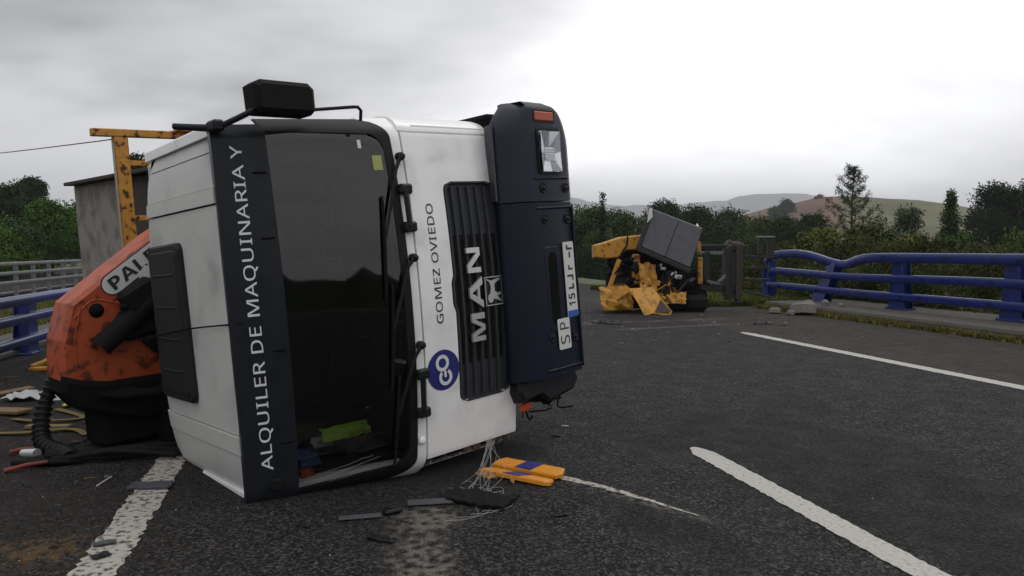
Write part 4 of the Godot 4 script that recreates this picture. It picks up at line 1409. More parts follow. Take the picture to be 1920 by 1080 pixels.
	# wipers
	for w in [[0.85, 0.15, 0.62, 0.02], [0.245, -0.45, 0.10, -0.52], [-0.28, -0.95, -0.45, -0.99]]:
		var x0: float = w[0]
		st = mb()
		lathe(st, [Vector2(0.026, 0.0), Vector2(0.026, 0.03), Vector2(0.018, 0.045), Vector2(0.0, 0.046)], 12, Transform3D(Basis(Vector3.RIGHT, PI / 2), S(x0, 0.795, 0.005)))
		var tip := S(lerpf(w[2], w[3], 0.42), 0.945, 0.035)
		tube(st, [S(x0, 0.795, 0.040), S(lerpf(x0, w[2], 0.35), 0.835, 0.042), tip], 0.013, 7, 0.008)
		var o := obj("wiper", st, M.black, t)
		st = mb()
		var bl := []
		for i in 9:
			bl.append(S(lerpf(w[2], w[3], i / 8.0), 0.928 + 0.045 * i / 8.0, 0.016 + 0.014 * sin(PI * i / 8.0)))
		tube(st, bl, 0.008, 6)
		bar(st, bl[1], bl[7], 0.012, 0.016, 0.003)
		obj("wiper_blade", st, M.rubber, o)
	# grab handles on the strip
	for hx in [[0.655, 0.43], [-0.455, -0.69]]:
		st = mb()
		for x in hx:
			box(st, Transform3D(Basis.IDENTITY, S(x, 0.792, 0.025)), Vector3(0.062, 0.088, 0.055), 0.012)
		tube(st, [S(hx[0], 0.80, 0.05), S(hx[1], 0.80, 0.05)], 0.016, 8)
		obj("grab_handle", st, M.black, t)
	st = mb()
	lathe(st, [Vector2(0.024, 0.0), Vector2(0.024, 0.008), Vector2(0.019, 0.014), Vector2(0.0, 0.015)], 16, Transform3D(Basis(Vector3.RIGHT, PI / 2), S(-0.872, 0.797, 0.0)))
	obj("cap", st, M.white, t)
	# stickers inside the glass
	st = mb()
	patch(st, front(0.0), 0.775, 0.862, 3, 2, k_(0.893), k_(0.948), F, Vector3.ZERO)
	obj("windscreen_sticker", st, mat(0.34, 0.36, 0.12, 0.6), t)
	st = mb()
	patch(st, front(0.0), 0.905, 0.955, 2, 2, k_(1.0), k_(1.02), F, Vector3.ZERO)
	obj("windscreen_sticker", st, M.letters, t)
	# mirror on its arms
	st = mb()
	prism(st, V2([[0.0, 0.03], [0.03, 0.0], [0.145, 0.0], [0.175, 0.035], [0.175, 0.32], [0.15, 0.36], [0.02, 0.355], [0.0, 0.33]]), 0.0, 0.14, Transform3D(Basis.IDENTITY, Vector3(1.075, 1.285, -0.19)), 0.025)
	var mi := obj("mirror_housing", st, M.rubber, t)
	st = mb()
	cbox(st, Vector3(1.09, 1.305, -0.194), Vector3(1.235, 1.625, -0.189), 0.001)
	obj("mirror_glass", st, M.chrome, mi)
	st = mb()
	tube(st, smooth([Vector3(1.11, 1.60, -0.10), Vector3(1.055, 1.70, -0.18), Vector3(1.02, 1.765, -0.28)], 4), 0.016, 8)
	tube(st, [Vector3(1.035, 1.75, -0.26), Vector3(1.03, 1.79, -0.36), Vector3(1.04, 1.84, -0.42), Vector3(1.055, 1.90, -0.50)], 0.022, 8, 0.017)
	cbox(st, Vector3(1.0, 1.735, -0.34), Vector3(1.06, 1.80, -0.24), 0.012)
	obj("mirror_arm", st, M.black, t)
	st = mb()
	tube(st, [Vector3(1.105, 1.31, -0.06), Vector3(1.12, 1.10, 0.02), Vector3(1.12, 1.075, 0.03), Vector3(1.10, 1.06, 0.035), Vector3(1.045, 1.058, 0.02)], 0.010, 7)
	obj("mirror_arm", st, M.black, t)
	# thin cable hanging over the roof
	st = mb()
	tube(st, smooth([Vector3(-0.17, 1.735, -1.72), Vector3(-0.11, 1.80, -1.2), Vector3(-0.06, 1.802, -0.75), Vector3(-0.035, 1.80, -0.40), S(-0.03, 1.72, 0.02)], 4), 0.005, 5)
	obj("cable", st, M.dark, t)

func bumper(t: Node3D) -> void:
	# lofted: the section shrinks and turns the corner at the upper end
	var loft := func(x0: float, x1: float, n: int, corner: bool) -> SurfaceTool:
		var st := mb()
		var rings := []
		for i in n + 1:
			var x := lerpf(x0, x1, float(i) / n)
			var c := clampf((x - 1.14) / 0.07, 0, 1) if corner else 0.0
			var zf_ := 0.223 - 0.05 * (1.0 - sqrt(maxf(0.0, 1.0 - c * c)))
			var d := clampf((x - 0.90) / 0.31, 0, 1) if corner else 0.0
			var yl := -0.555 + 0.19 * (1.0 - sqrt(maxf(0.0, 1.0 - d * d * 0.98)))
			var yh := 0.10 - (0.16 * pow(clampf((x - 0.99) / 0.22, 0, 1), 2) if corner else 0.0)
			var zb := zf_ - 0.15
			rings.append([Vector3(x, yh - 0.02, zb - 0.03), Vector3(x, yh, zf_ - 0.125), Vector3(x, yh - 0.02, zf_ - 0.09), Vector3(x, yh - 0.11, zf_ - 0.035), Vector3(x, -0.115, zf_),  Vector3(x, yl + 0.07, zf_), Vector3(x, yl + 0.015, zf_ - 0.03), Vector3(x, yl, zf_ - 0.08), Vector3(x, yl + 0.01, -0.08)])
		st.set_smooth_group(0)
		for i in n:
			for k in 8:
				var a: Vector3 = rings[i][k]
				var c: Vector3 = rings[i + 1][k + 1]
				quad(st, a, rings[i][k + 1], c, rings[i + 1][k], (a + c) / 2 - Vector3(lerpf(x0, x1, 0.4), -0.22, 0.0))
		st.set_smooth_group(-1)
		for e in [0, n]:
			for k in range(1, 8):
				face(st, rings[e][0], rings[e][k], rings[e][k + 1], Vector3(-1 if e == 0 else 1, 0, 0))
		return st
	var mid_ := obj("bumper_centre", loft.call(-0.645, 0.538, 12, false), M.navy_mid, t)
	var cor := obj("bumper_corner", loft.call(0.546, 1.21, 24, true), M.navy, t)
	var st := mb()
	for i in 9:
		var x := 0.56 + 0.055 * i
		box(st, Transform3D(Basis(Vector3(1, 0, 0), -0.35), Vector3(x + 0.0275, 0.098, 0.070)), Vector3(0.055, 0.014, 0.10), 0.001)
	obj("arch_flange", st, M.navy_grey, cor)
	# headlamp in its recess
	var Z := 0.226
	st = mb(); prism(st, shift(rounded(0.31, 0.235, 0.03), Vector2(0.878, -0.302)), Z - 0.004, Z + 0.004); obj("lamp_recess", st, M.black, cor)
	st = mb(); prism(st, shift(rounded(0.272, 0.195, 0.02), Vector2(0.876, -0.302)), Z, Z + 0.008); 
	var o4 := [Vector3(0.742, -0.398, Z + 0.030), Vector3(1.010, -0.398, Z + 0.030), Vector3(1.010, -0.206, Z + 0.030), Vector3(0.742, -0.206, Z + 0.030)]
	var i4 := [Vector3(0.815, -0.350, Z + 0.012), Vector3(0.905, -0.345, Z + 0.012), Vector3(0.905, -0.250, Z + 0.012), Vector3(0.815, -0.245, Z + 0.012)]
	var dim := mb()
	for i in 4:
		var j := (i + 1) % 4
		var mo: Vector3 = (o4[i] + o4[j]) / 2 + Vector3(0, 0, -0.006)
		var mi: Vector3 = (i4[i] + i4[j]) / 2
		quad(st, o4[i], mo, mi, i4[i], Vector3(0, 0, 1))
		quad(dim, mo, o4[j], i4[j], mi, Vector3(0, 0, 1))
	for i in 8:
		var x := lerpf(0.817, 0.895, i / 7.0)
		tube(st, [Vector3(x, -0.345, Z + 0.013), Vector3(x, -0.25, Z + 0.013)], 0.006, 6)
	st.set_smooth_group(-1)
	var hl := obj("headlamp", st, M.chrome, cor)
	obj("dimmed_facets", dim, mat(0.22, 0.22, 0.23, 0.15, 1.0), hl)  # darker copy of the chrome: uneven reflection put into the facet colour
	st = mb(); patch(st, func(x: float, y: float) -> Vector3: return Vector3(x, y, Z + 0.034 - 0.3 * pow(y + 0.3, 2)), 0.742, 1.010, 6, 4, k_(-0.398), k_(-0.206), Vector3(0, 0, 1), Vector3.ZERO)
	obj("lens", st, M.lens, hl)
	st = mb(); prism(st, shift(rounded(0.082, 0.215, 0.012), Vector2(1.112, -0.28)), 0.19, 0.2262); obj("lamp_recess", st, M.black, cor)
	st = mb(); prism(st, shift(rounded(0.062, 0.188, 0.008), Vector2(1.112, -0.28)), 0.20, 0.233, Transform3D.IDENTITY, 0.006)
	obj("indicator_lamp", st, M.amber, cor)
	for p in [[0.635, -0.223], [0.633, -0.456], [0.424, -0.221], [0.42, -0.452], [-0.373, -0.205], [-0.40, -0.445]]:
		st = mb()
		var xf := Transform3D(Basis(Vector3.RIGHT, PI / 2), Vector3(p[0], p[1], Z))
		lathe(st, [Vector2(0.034, 0.0), Vector2(0.034, 0.004), Vector2(0.026, 0.006), Vector2(0.024, 0.002), Vector2(0.016, 0.002), Vector2(0.015, 0.008), Vector2(0.0, 0.009)], 14, xf)
		obj("bolt_recess", st, M.black, cor if p[0] > 0.5 else mid_)
	st = mb(); prism(st, shift(rounded(0.50, 0.085, 0.04), Vector2(-0.05, -0.262)), Z - 0.003, Z + 0.003); obj("air_slot", st, M.dark, mid_)
	for q in [[0.70, -0.48, -0.14, cor], [0.50, -0.50, -0.14, mid_], [-0.60, -0.50, -0.14, mid_]]:
		st = mb(); tube(st, [Vector3(q[0], q[1], Z - 0.004), Vector3(q[0], q[2], Z - 0.004)], 0.010, 8); obj("moulded_rib", st, M.navy if q[3] == cor else M.navy_mid, q[3])
	st = mb(); prism(st, V2([[-0.62, -0.512], [0.52, -0.512], [0.50, -0.495], [-0.60, -0.495]]), Z - 0.01, Z + 0.010, Transform3D.IDENTITY, 0.005); obj("moulded_rib", st, M.navy_mid, mid_)
	st = mb(); prism(st, shift(rounded(0.58, 0.15, 0.03), Vector2(-0.05, -0.262)), Z - 0.02, Z + 0.001, Transform3D.IDENTITY, 0.006); obj("slot_surround", st, M.navy_mid, mid_)
	st = mb(); prism(st, V2([[0.73, -0.42], [1.05, -0.42], [1.05, -0.185], [0.73, -0.185]]), Z - 0.02, Z - 0.0005, Transform3D.IDENTITY, 0.004); obj("lamp_surround", st, M.navy, cor)
	# number plates
	st = mb(); prism(st, rounded(0.52, 0.11, 0.008), 0, 0.004, Transform3D(Basis(Vector3(0, 0, 1), 0.012), Vector3(0.0, -0.428, Z + 0.004)), 0.001)
	var pl := obj("number_plate", st, M.plate, mid_)
	st = mb(); cbox(st, Vector3(-0.258, -0.482, Z + 0.0084), Vector3(-0.216, -0.378, Z + 0.0094), 0.0003); obj("plate_band", st, M.plate_blue, pl)
	var flat := func(x: float, y: float, h: float) -> Vector3: return Vector3(x, y + 0.012 * x, Z + 0.0085 + h)
	obj("lettering", text_on("1", "Droid Sans", true, -0.185, -0.160, -0.462, -0.392, 0.001, flat), M.ink, pl)
	obj("lettering", text_on("5", "Droid Sans", true, -0.138, -0.098, -0.462, -0.392, 0.001, flat), M.ink, pl)
	for m in [[-0.068, -0.03, -0.46, -0.442], [-0.068, -0.054, -0.442, -0.40], [-0.005, 0.032, -0.46, -0.446], [0.018, 0.032, -0.446, -0.395], [0.066, 0.098, -0.425, -0.41], [0.066, 0.078, -0.458, -0.425], [0.15, 0.19, -0.44, -0.424], [0.205, 0.22, -0.462, -0.40], [0.22, 0.238, -0.418, -0.40]]:
		st = mb(); cbox(st, Vector3(m[0], m[2], Z + 0.0084), Vector3(m[1], m[3], Z + 0.0094), 0.0002)
		obj("worn_figure", st, M.ink, pl)
	st = mb(); prism(st, rounded(0.212, 0.125, 0.012), 0, 0.004, Transform3D(Basis(Vector3(0, 0, 1), 0.02), Vector3(-0.366, -0.322, Z + 0.006)), 0.001)
	var sp := obj("service_plate", st, M.plate, mid_)
	var flat2 := func(x: float, y: float, h: float) -> Vector3: return Vector3(x, y, Z + 0.0105 + h)
	obj("lettering", text_on("S", "Droid Sans", false, -0.437, -0.378, -0.372, -0.278, 0.001, flat2), M.ink, sp)
	obj("lettering", text_on("P", "Droid Sans", false, -0.336, -0.285, -0.368, -0.276, 0.001, flat2), M.ink, sp)
	# what is left of the lower corner: broken black plastic, an amber lamp
	st = mb()
	prism(st, V2([[-0.65, -0.54], [-0.65, 0.05], [-0.72, 0.06], [-0.80, 0.02], [-0.78, -0.15], [-0.84, -0.22], [-0.80, -0.50], [-0.74, -0.56]]), -0.16, 0.05, Transform3D(Basis(Vector3(0, 1, 0), 0.12), Vector3.ZERO), 0.02)
	prism(st, V2([[-0.70, -0.57], [-0.69, -0.30], [-0.78, -0.24], [-0.87, -0.28], [-0.82, -0.44], [-0.80, -0.57]]), 0.04, 0.12, Transform3D(Basis(Vector3(1, 0, 0), 0.10), Vector3.ZERO), 0.02)
	obj("broken_corner", st, M.black, t)
	st = mb(); box(st, Transform3D(Basis(Vector3(0, 0, 1), 0.1), Vector3(-0.835, -0.045, 0.075)), Vector3(0.05, 0.10, 0.04), 0.01); obj("indicator_lamp", st, M.amber, t)
	for i in 6:
		st = mb()
		var p := Vector3(-0.80 + 0.03 * rng.randfn(), -0.25 + 0.12 * rng.randfn(), 0.03)
		tube(st, smooth([p, p + Vector3(-0.07 + 0.03 * rng.randfn(), 0.06 * rng.randfn(), 0.03 * rng.randfn()), p + Vector3(-0.10 + 0.05 * rng.randfn(), 0.10 * rng.randfn(), 0.05 * rng.randfn())], 3), 0.004 + 0.004 * rng.randf(), 5)
		obj("loose_wire", st, M.dark, t)

func wheel(st: SurfaceTool, c: Vector3, r: float, w: float) -> void:
	lathe(st, [Vector2(r * 0.55, -w / 2), Vector2(r * 0.9, -w / 2), Vector2(r * 0.98, -w * 0.42), Vector2(r, -w * 0.25), Vector2(r, w * 0.25), Vector2(r * 0.98, w * 0.42), Vector2(r * 0.9, w / 2), Vector2(r * 0.55, w / 2), Vector2(r * 0.52, w * 0.2), Vector2(r * 0.2, w * 0.1), Vector2(r * 0.18, w * 0.3), Vector2(0, w * 0.3)], 28, Transform3D(Basis(Vector3(0, 0, 1), -PI / 2), c))

func chassis(t: Node3D) -> void:
	var st := mb()
	cbox(st, Vector3(-0.86, -0.52, -0.75), Vector3(1.02, -0.02, -0.10), 0.05)
	cbox(st, Vector3(-0.5, -0.55, -1.5), Vector3(0.5, 0.30, -0.6), 0.08)
	for x in [-0.55, 0.9]:
		cbox(st, Vector3(x - 0.1, -0.2, -0.7), Vector3(x + 0.25, 0.05, 0.02), 0.03)
	obj("engine_bay", st, M.dark, t)
	st = mb()
	for s in [-1, 1]:
		bar(st, Vector3(s * 0.40, -0.25, -0.2), Vector3(s * 0.40, -0.25, -7.4), 0.25, 0.08, 0.01)
	for z in [-1.6, -3.0, -4.4, -5.8, -7.2]:
		bar(st, Vector3(-0.40, -0.25, z), Vector3(0.40, -0.25, z), 0.16, 0.10, 0.01)
	bar(st, Vector3(-0.9, -0.5, -5.8), Vector3(0.9, -0.5, -5.8), 0.14, 0.14, 0.02)
	bar(st, Vector3(-0.9, -0.5, -0.98), Vector3(0.9, -0.5, -0.98), 0.12, 0.12, 0.02)
	obj("chassis", st, M.steel_dark, t, REAR)
	for p in [[0.93, -0.98], [-0.85, -0.98], [0.93, -5.8], [-0.82, -5.8]]:
		st = mb()
		wheel(st, Vector3(p[0], -0.50, p[1]), 0.46, 0.26 if p[1] > -3 else 0.46)
		obj("wheel", st, M.rubber, t, REAR if p[1] < -3 else Transform3D.IDENTITY)
	st = mb()
	cbox(st, Vector3(0.55, -0.55, -4.6), Vector3(1.0, -0.1, -3.7), 0.06)
	obj("fuel_tank", st, M.steel_dark, t, REAR)

func crane(t: Node3D) -> void:
	# folding loading crane behind the cab; profile given as (x, y) in the truck's cross plane
	var st := mb()
	var boom := V2([[0.010, 2.050], [-0.235, 2.125], [-0.50, 2.150], [-0.640, 2.06], [-0.60, 1.86], [-0.60, 1.30], [-0.42, 0.90], [0.20, 0.80], [0.80, 0.86], [0.445, 1.45]])
	prism(st, boom, -2.42, -2.10, Transform3D.IDENTITY, 0.028)
	var c := obj("crane_boom", st, M.orange, t, REAR)
	# raised border and folded seam on the side plate
	st = mb()
	tube(st, [Vector3(-0.02, 1.985, -2.10), Vector3(-0.23, 2.04, -2.10), Vector3(-0.46, 2.05, -2.10)], 0.008, 5)
	tube(st, smooth([Vector3(-0.09, 2.03, -2.10), Vector3(0.0, 1.94, -2.10), Vector3(0.02, 1.87, -2.10), Vector3(-0.03, 1.72, -2.10), Vector3(-0.09, 1.56, -2.10)], 4), 0.006, 5)
	obj("weld_seam", st, M.orange, c)
	st = mb()
	lathe(st, [Vector2(0.050, 0.0), Vector2(0.050, 0.004), Vector2(0.0, 0.0042)], 18, Transform3D(Basis(Vector3.RIGHT, PI / 2), Vector3(-0.054, 1.888, -2.10)))
	obj("pin_hole", st, M.dark, c)
	for i in 3:
		st = mb()
		lathe(st, [Vector2(0.011, 0.0), Vector2(0.011, 0.01), Vector2(0.0, 0.011)], 8, Transform3D(Basis(Vector3.RIGHT, PI / 2), Vector3(-0.285 - 0.004 * i, 2.098 - 0.025 * i, -2.112)))
		obj("bolt", st, M.dark, c)
	# name plate following the boom
	var o := Vector2(0.078, 1.826)
	var dx := Vector2(0.565, -0.825).normalized()      # reading direction, given as (x, y)
	var dy := Vector2(0.825, 0.565).normalized()
	var B2 := Basis(Vector3(dx.x, dx.y, 0), Vector3(dy.x, dy.y, 0), Vector3(0, 0, 1))
	B2 = Basis(B2.x, B2.y, B2.x.cross(B2.y))
	st = mb()
	var pl := PackedVector2Array()
	for i in 9:
		var a := PI / 2 + PI * i / 8.0
		pl.append(Vector2(0.07 + 0.07 * cos(a), 0.07 * sin(a)))
	pl.append(Vector2(1.05, -0.07)); pl.append(Vector2(1.05, 0.07))
	var sgn := signf(B2.z.z)
	prism(st, pl, 0.0, sgn * 0.004, Transform3D(B2, Vector3(o.x, o.y, -2.10)))
	var np := obj("name_plate", st, M.plate, c)
	var big := PackedVector2Array()
	for p in pl:
		big.append(Vector2(0.5, 0) + (p - Vector2(0.5, 0)) * Vector2(1.016, 1.12))
	st = mb(); prism(st, big, 0.0, sgn * 0.002, Transform3D(B2, Vector3(o.x, o.y, -2.10))); obj("plate_rim", st, M.ink, np)
	obj("lettering", text_on("PALFINGER", "Droid Sans", true, 0.055, 0.98, -0.045, 0.045, 0.003, func(x: float, y: float, h: float) -> Vector3: return Vector3(o.x + dx.x * x + dy.x * y, o.y + dx.y * x + dy.y * y, -2.0955 + h)), M.ink, np)
	st = mb()
	prism(st, V2([[0.16, 1.60], [0.235, 1.545], [0.20, 1.43], [0.06, 1.50]]), -2.10, -2.092)
	obj("white_label", st, M.plate, c)
	# black rams, hoses and base
	st = mb()
	tube(st, [Vector3(-0.30, 1.90, -2.05), Vector3(-0.22, 1.80, -2.03), Vector3(0.02, 1.50, -2.02), Vector3(0.30, 1.10, -2.0)], 0.075, 14)
	for i in 10:
		box(st, Transform3D(rot(), Vector3(rng.randf_range(-0.34, -0.02), rng.randf_range(1.2, 1.75), rng.randf_range(-2.08, -2.0))), Vector3(rng.randf_range(0.06, 0.2), rng.randf_range(0.05, 0.14), 0.08), 0.02)
	box(st, Transform3D(Basis(Vector3(0, 0, 1), 0.5), Vector3(0.02, 1.62, -2.02)), Vector3(0.20, 0.26, 0.12), 0.03)
	box(st, Transform3D(Basis(Vector3(0, 0, 1), 0.2), Vector3(-0.16, 1.62, -2.05)), Vector3(0.22, 0.30, 0.08), 0.03)
	obj("hydraulic_ram", st, M.rubber, c)
	st = mb()
	prism(st, V2([[-0.47, 2.14], [-0.58, 2.165], [-0.72, 2.06], [-0.86, 1.70], [-0.92, 1.2], [-0.86, 0.2], [-0.585, 0.2], [-0.57, 1.2], [-0.555, 1.86], [-0.52, 2.02]]), -2.36, -2.04, Transform3D.IDENTITY, 0.03)
	cbox(st, Vector3(-0.86, -0.2, -2.55), Vector3(0.6, 0.9, -1.85), 0.05)
	cbox(st, Vector3(-1.10, 0.2, -2.6), Vector3(-0.585, 1.55, -1.95), 0.06)
	cbox(st, Vector3(-1.08, 1.2, -2.45), Vector3(-0.64, 1.95, -2.1), 0.08)
	cbox(st, Vector3(-0.40, 1.15, -2.085), Vector3(-0.02, 1.52, -1.98), 0.04)
	obj("crane_base", st, M.dark, t, REAR)
	st = mb()
	for i in 5:
		var y := 1.95 - 0.05 * i
		tube(st, smooth([Vector3(-0.62, y, -2.02), Vector3(-0.66, y - 0.18, -1.95 + 0.02 * i), Vector3(-0.64, y - 0.45, -1.93), Vector3(-0.75, y - 0.80, -1.95)], 5), 0.018, 7)
	obj("hose", st, M.dark, c)

func cargo_bed(t: Node3D) -> void:
	# yellow frame behind the cab
	var st := mb()
	bar(st, Vector3(1.285, 0.10, -3.1), Vector3(1.285, 1.49, -3.1), 0.062, 0.07, 0.006, Vector3.RIGHT)
	var h := obj("headboard_frame", st, M.yellow_rust, t, REAR)
	st = mb(); bar(st, Vector3(-1.05, 1.275, -3.1), Vector3(1.252, 1.275, -3.1), 0.112, 0.07, 0.006, Vector3.UP); obj("frame_post", st, M.yellow_rust, h)
	st = mb(); bar(st, Vector3(-1.05, 0.45, -3.1), Vector3(1.252, 0.45, -3.1), 0.112, 0.07, 0.006, Vector3.UP); obj("frame_post", st, M.yellow_rust, h)
	for x in [1.04, 0.585, 0.345, -0.1, -0.55]:
		st = mb(); bar(st, Vector3(x, 0.51, -3.1), Vector3(x, 1.218, -3.1), 0.045, 0.05, 0.005, Vector3.RIGHT); obj("rung", st, M.yellow_rust, h)
	st = mb()
	bar(st, Vector3(1.335, 0.84, -3.04), Vector3(1.33, 0.55, -3.04), 0.05, 0.05, 0.006, Vector3.RIGHT)
	bar(st, Vector3(1.34, 0.83, -3.04), Vector3(1.30, 0.50, -2.4), 0.04, 0.04, 0.006, Vector3.RIGHT)
	bar(st, Vector3(1.27, 0.60, -3.02), Vector3(1.20, 0.50, -2.3), 0.05, 0.05, 0.006, Vector3.RIGHT)
	obj("frame_bracket", st, M.yellow_rust, h)
	st = mb(); tube(st, [Vector3(-0.9, 1.345, -3.06), Vector3(1.2, 1.345, -3.06)], 0.007, 5); obj("rod", st, M.wire, h)
	# tipped load bed
	st = mb(); cbox(st, Vector3(-1.14, 0.20, -5.6), Vector3(1.10, 0.30, -3.3), 0.006); var b := obj("bed_floor", st, M.bed_dark, t, REAR)  # brown front panel, its darkness also holding the bed's own shade
	st = mb(); cbox(st, Vector3(-1.14, 0.20, -7.62), Vector3(1.10, 0.302, -5.603), 0.006); obj("bed_floor", st, M.bed, t, REAR)
	st = mb(); cbox(st, Vector3(1.102, 0.16, -7.63), Vector3(1.145, 0.42, -3.3), 0.006); obj("side_board", st, M.bed_dark, b)
	st = mb(); cbox(st, Vector3(-1.185, 0.16, -7.63), Vector3(-1.142, 0.55, -3.3), 0.006); obj("side_board", st, M.bed_dark, b)
	for z in [-3.9, -4.5, -5.1]:
		st = mb(); bar(st, Vector3(-1.1, 0.308, z), Vector3(1.09, 0.308, z), 0.02, 0.05, 0.004); obj("floor_batten", st, M.bed_dark, b)
	st = mb(); cbox(st, Vector3(-1.1, 0.05, -7.3), Vector3(1.05, 0.198, -3.4), 0.02); obj("bed_frame", st, M.steel_dark, b)

# ---------------------------------------------------------------- wrecked yellow machine
func build_loader() -> void:
	var t := thing("wrecked_loader", "wrecked yellow machine on its side with tilted grey panel and dark mast", "machine", Vector3(3.0, 0, -17.5))
	var Z := Vector3(0, 0, 1)
	var st := mb()
	# tilted canopy panel
	var pq := V2([[0.125, 2.27], [1.22, 1.84], [0.93, 0.95], [-0.19, 1.44]])
	prism(st, pq, 0.10, 0.42, Transform3D(Basis(Vector3(1, 0, 0), -0.12), Vector3(0, 0, 0.15)), 0.02)
	var pn := obj("canopy_panel", st, M.loader_grey, t)
	st = mb()
	bar(st, Vector3(0.69, 2.03, 0.33), Vector3(0.36, 1.20, 0.43), 0.012, 0.012, 0.002, Z)
	obj("panel_seam", st, M.dark, pn)
	st = mb()
	bar(st, Vector3(-0.22, 1.42, 0.43), Vector3(0.92, 0.92, 0.47), 0.05, 0.10, 0.012, Z)
	bar(st, Vector3(-0.22, 1.42, 0.43), Vector3(0.10, 2.28, 0.32), 0.03, 0.10, 0.008, Z)
	obj("canopy_edge", st, M.steel_dark, pn)
	st = mb()
	prism(st, V2([[-0.02, 1.99], [0.10, 2.12], [0.09, 2.32], [0.03, 2.32]]), 0.36, 0.40)
	obj("white_plate", st, M.plate, t)
	st = mb()
	lathe(st, [Vector2(0.0, 0.0), Vector2(0.04, 0.02), Vector2(0.035, 0.10), Vector2(0.0, 0.16)], 10, Transform3D(Basis.IDENTITY, Vector3(1.13, 1.83, 0.2)))
	obj("work_lamp", st, M.letters, t)
	# yellow arm to the left
	st = mb()
	prism(st, V2([[-1.16, 1.22], [-1.16, 1.50], [-0.90, 1.57], [-0.54, 1.69], [0.05, 1.75], [0.02, 1.40], [-0.42, 1.38], [-0.60, 1.22], [-0.85, 1.19]]), -0.35, 0.05, Transform3D.IDENTITY, 0.03)
	var arm := obj("lifting_arm", st, M.yellow, t)
	st = mb(); tube(st, smooth([Vector3(-0.40, 1.70, 0.06), Vector3(-0.42, 1.5, 0.08), Vector3(-0.55, 1.30, 0.09)], 4), 0.02, 6); obj("hose", st, M.rubber, arm)
	# engine and inner frame: many dark lumps
	st = mb()
	for i in 46:
		var p := Vector3(rng.randf_range(-0.70, 0.95), rng.randf_range(0.25, 1.15), rng.randf_range(-0.5, 0.05))
		if p.y > 1.3 - 0.42 * p.x:
			continue
		box(st, Transform3D(rot(), p), Vector3(rng.randf_range(0.1, 0.4), rng.randf_range(0.1, 0.32), rng.randf_range(0.1, 0.35)), 0.03)
	cbox(st, Vector3(-0.80, 0.05, -0.75), Vector3(1.30, 0.95, -0.12), 0.10)
	cbox(st, Vector3(-0.55, 0.60, -0.70), Vector3(1.0, 1.45, -0.20), 0.08)
	cbox(st, Vector3(-0.75, 0.30, -0.3), Vector3(0.9, 0.75, 0.02), 0.06)
	obj("engine", st, M.dark, t)
	for q in [[Vector3(0.05, 0.30, 0.02), Vector3(0.75, 0.52, 0.12)], [Vector3(-0.30, 0.62, 0.04), Vector3(-0.12, 1.30, 0.12)]]:
		st = mb(); cbox(st, q[0], q[1], 0.03); obj("yellow_body", st, M.yellow, t)
	st = mb()
	for i in 18:
		var a := rng.randf() * TAU
		box(st, Transform3D(rot(), Vector3(-0.42 + cos(a) * 0.2, 0.92 + sin(a) * 0.26, 0.08)), Vector3(rng.randf_range(0.08, 0.30), rng.randf_range(0.06, 0.2), rng.randf_range(0.05, 0.2)), 0.02)
	obj("engine_cover", st, M.black, t)
	for p in [[0.35, 0.98, 0.38, 0.06], [0.55, 0.86, 0.40, 0.05], [0.68, 0.80, 0.40, 0.09], [0.62, 0.90, 0.41, 0.04], [1.02, 0.72, 0.2, 0.06], [0.30, 1.05, 0.37, 0.04]]:
		st = mb(); box(st, Transform3D(rot(), Vector3(p[0], p[1], p[2])), Vector3(p[3] * 1.8, p[3], p[3]), 0.012); obj("fitting", st, M.silver, t)
	st = mb()
	for i in 14:
		var a := Vector3(rng.randf_range(-0.6, 0.8), rng.randf_range(0.5, 1.1), 0.15)
		var d := Vector3(rng.randf_range(-0.4, 0.4), rng.randf_range(-0.5, 0.1), rng.randf_range(0.0, 0.2))
		tube(st, smooth([a, a + d * 0.5 + Vector3(0, 0.1, 0.1), a + d], 4), 0.018, 6)
	obj("hose", st, M.dark, t)
	# yellow uprights and struts
	for p in [[Vector3(0.06, 0.38, 0.22), Vector3(0.03, 1.12, 0.22), 0.13], [Vector3(-0.85, 0.45, 0.20), Vector3(-0.60, 1.18, 0.2), 0.05], [Vector3(1.26, 0.62, 0.0), Vector3(1.25, 1.22, 0.0), 0.09], [Vector3(1.19, 1.34, 0.12), Vector3(1.18, 1.58, 0.12), 0.09], [Vector3(-0.2, 0.36, 0.30), Vector3(0.75, 0.32, 0.22), 0.09]]:
		st = mb(); bar(st, p[0], p[1], p[2], 0.10, 0.012, Z); obj("yellow_strut", st, M.yellow, t)
	for q in [[Vector3(-0.70, 0.30, 0.42), 0.75, 0.55, 1.15, 0.3], [Vector3(0.02, 0.70, 0.25), 0.40, 0.75, 1.35, 0.2], [Vector3(0.52, 0.30, 0.30), 0.70, 0.30, 1.0, -0.2]]:
		var cs := crumple(q[1], q[2], 0.16, 12, 10, 0.012, 60 + int(q[1] * 100))
		obj("crushed_panel", cs, M.yellow, t, Transform3D(Basis(Vector3.UP, q[4]) * Basis(Vector3.RIGHT, q[3]), q[0]))
	# torn open body shell lying in front: left half and bright right half
	st = mb()
	var sh := func(st: SurfaceTool, pts: Array, th: float) -> void:
		for q in pts:
			var nrm: Vector3 = (q[1] - q[0]).cross(q[2] - q[0]).normalized()
			if nrm.z < 0: nrm = -nrm
			quad(st, q[0], q[1], q[2], q[3], nrm)
			quad(st, q[0] - nrm * th, q[1] - nrm * th, q[2] - nrm * th, q[3] - nrm * th, -nrm)
			for i in 4:
				var e: Vector3 = q[i]
				var f: Vector3 = q[(i + 1) % 4]
				quad(st, e, f, f - nrm * th, e - nrm * th, (e + f) / 2 - (q[0] + q[2]) / 2)
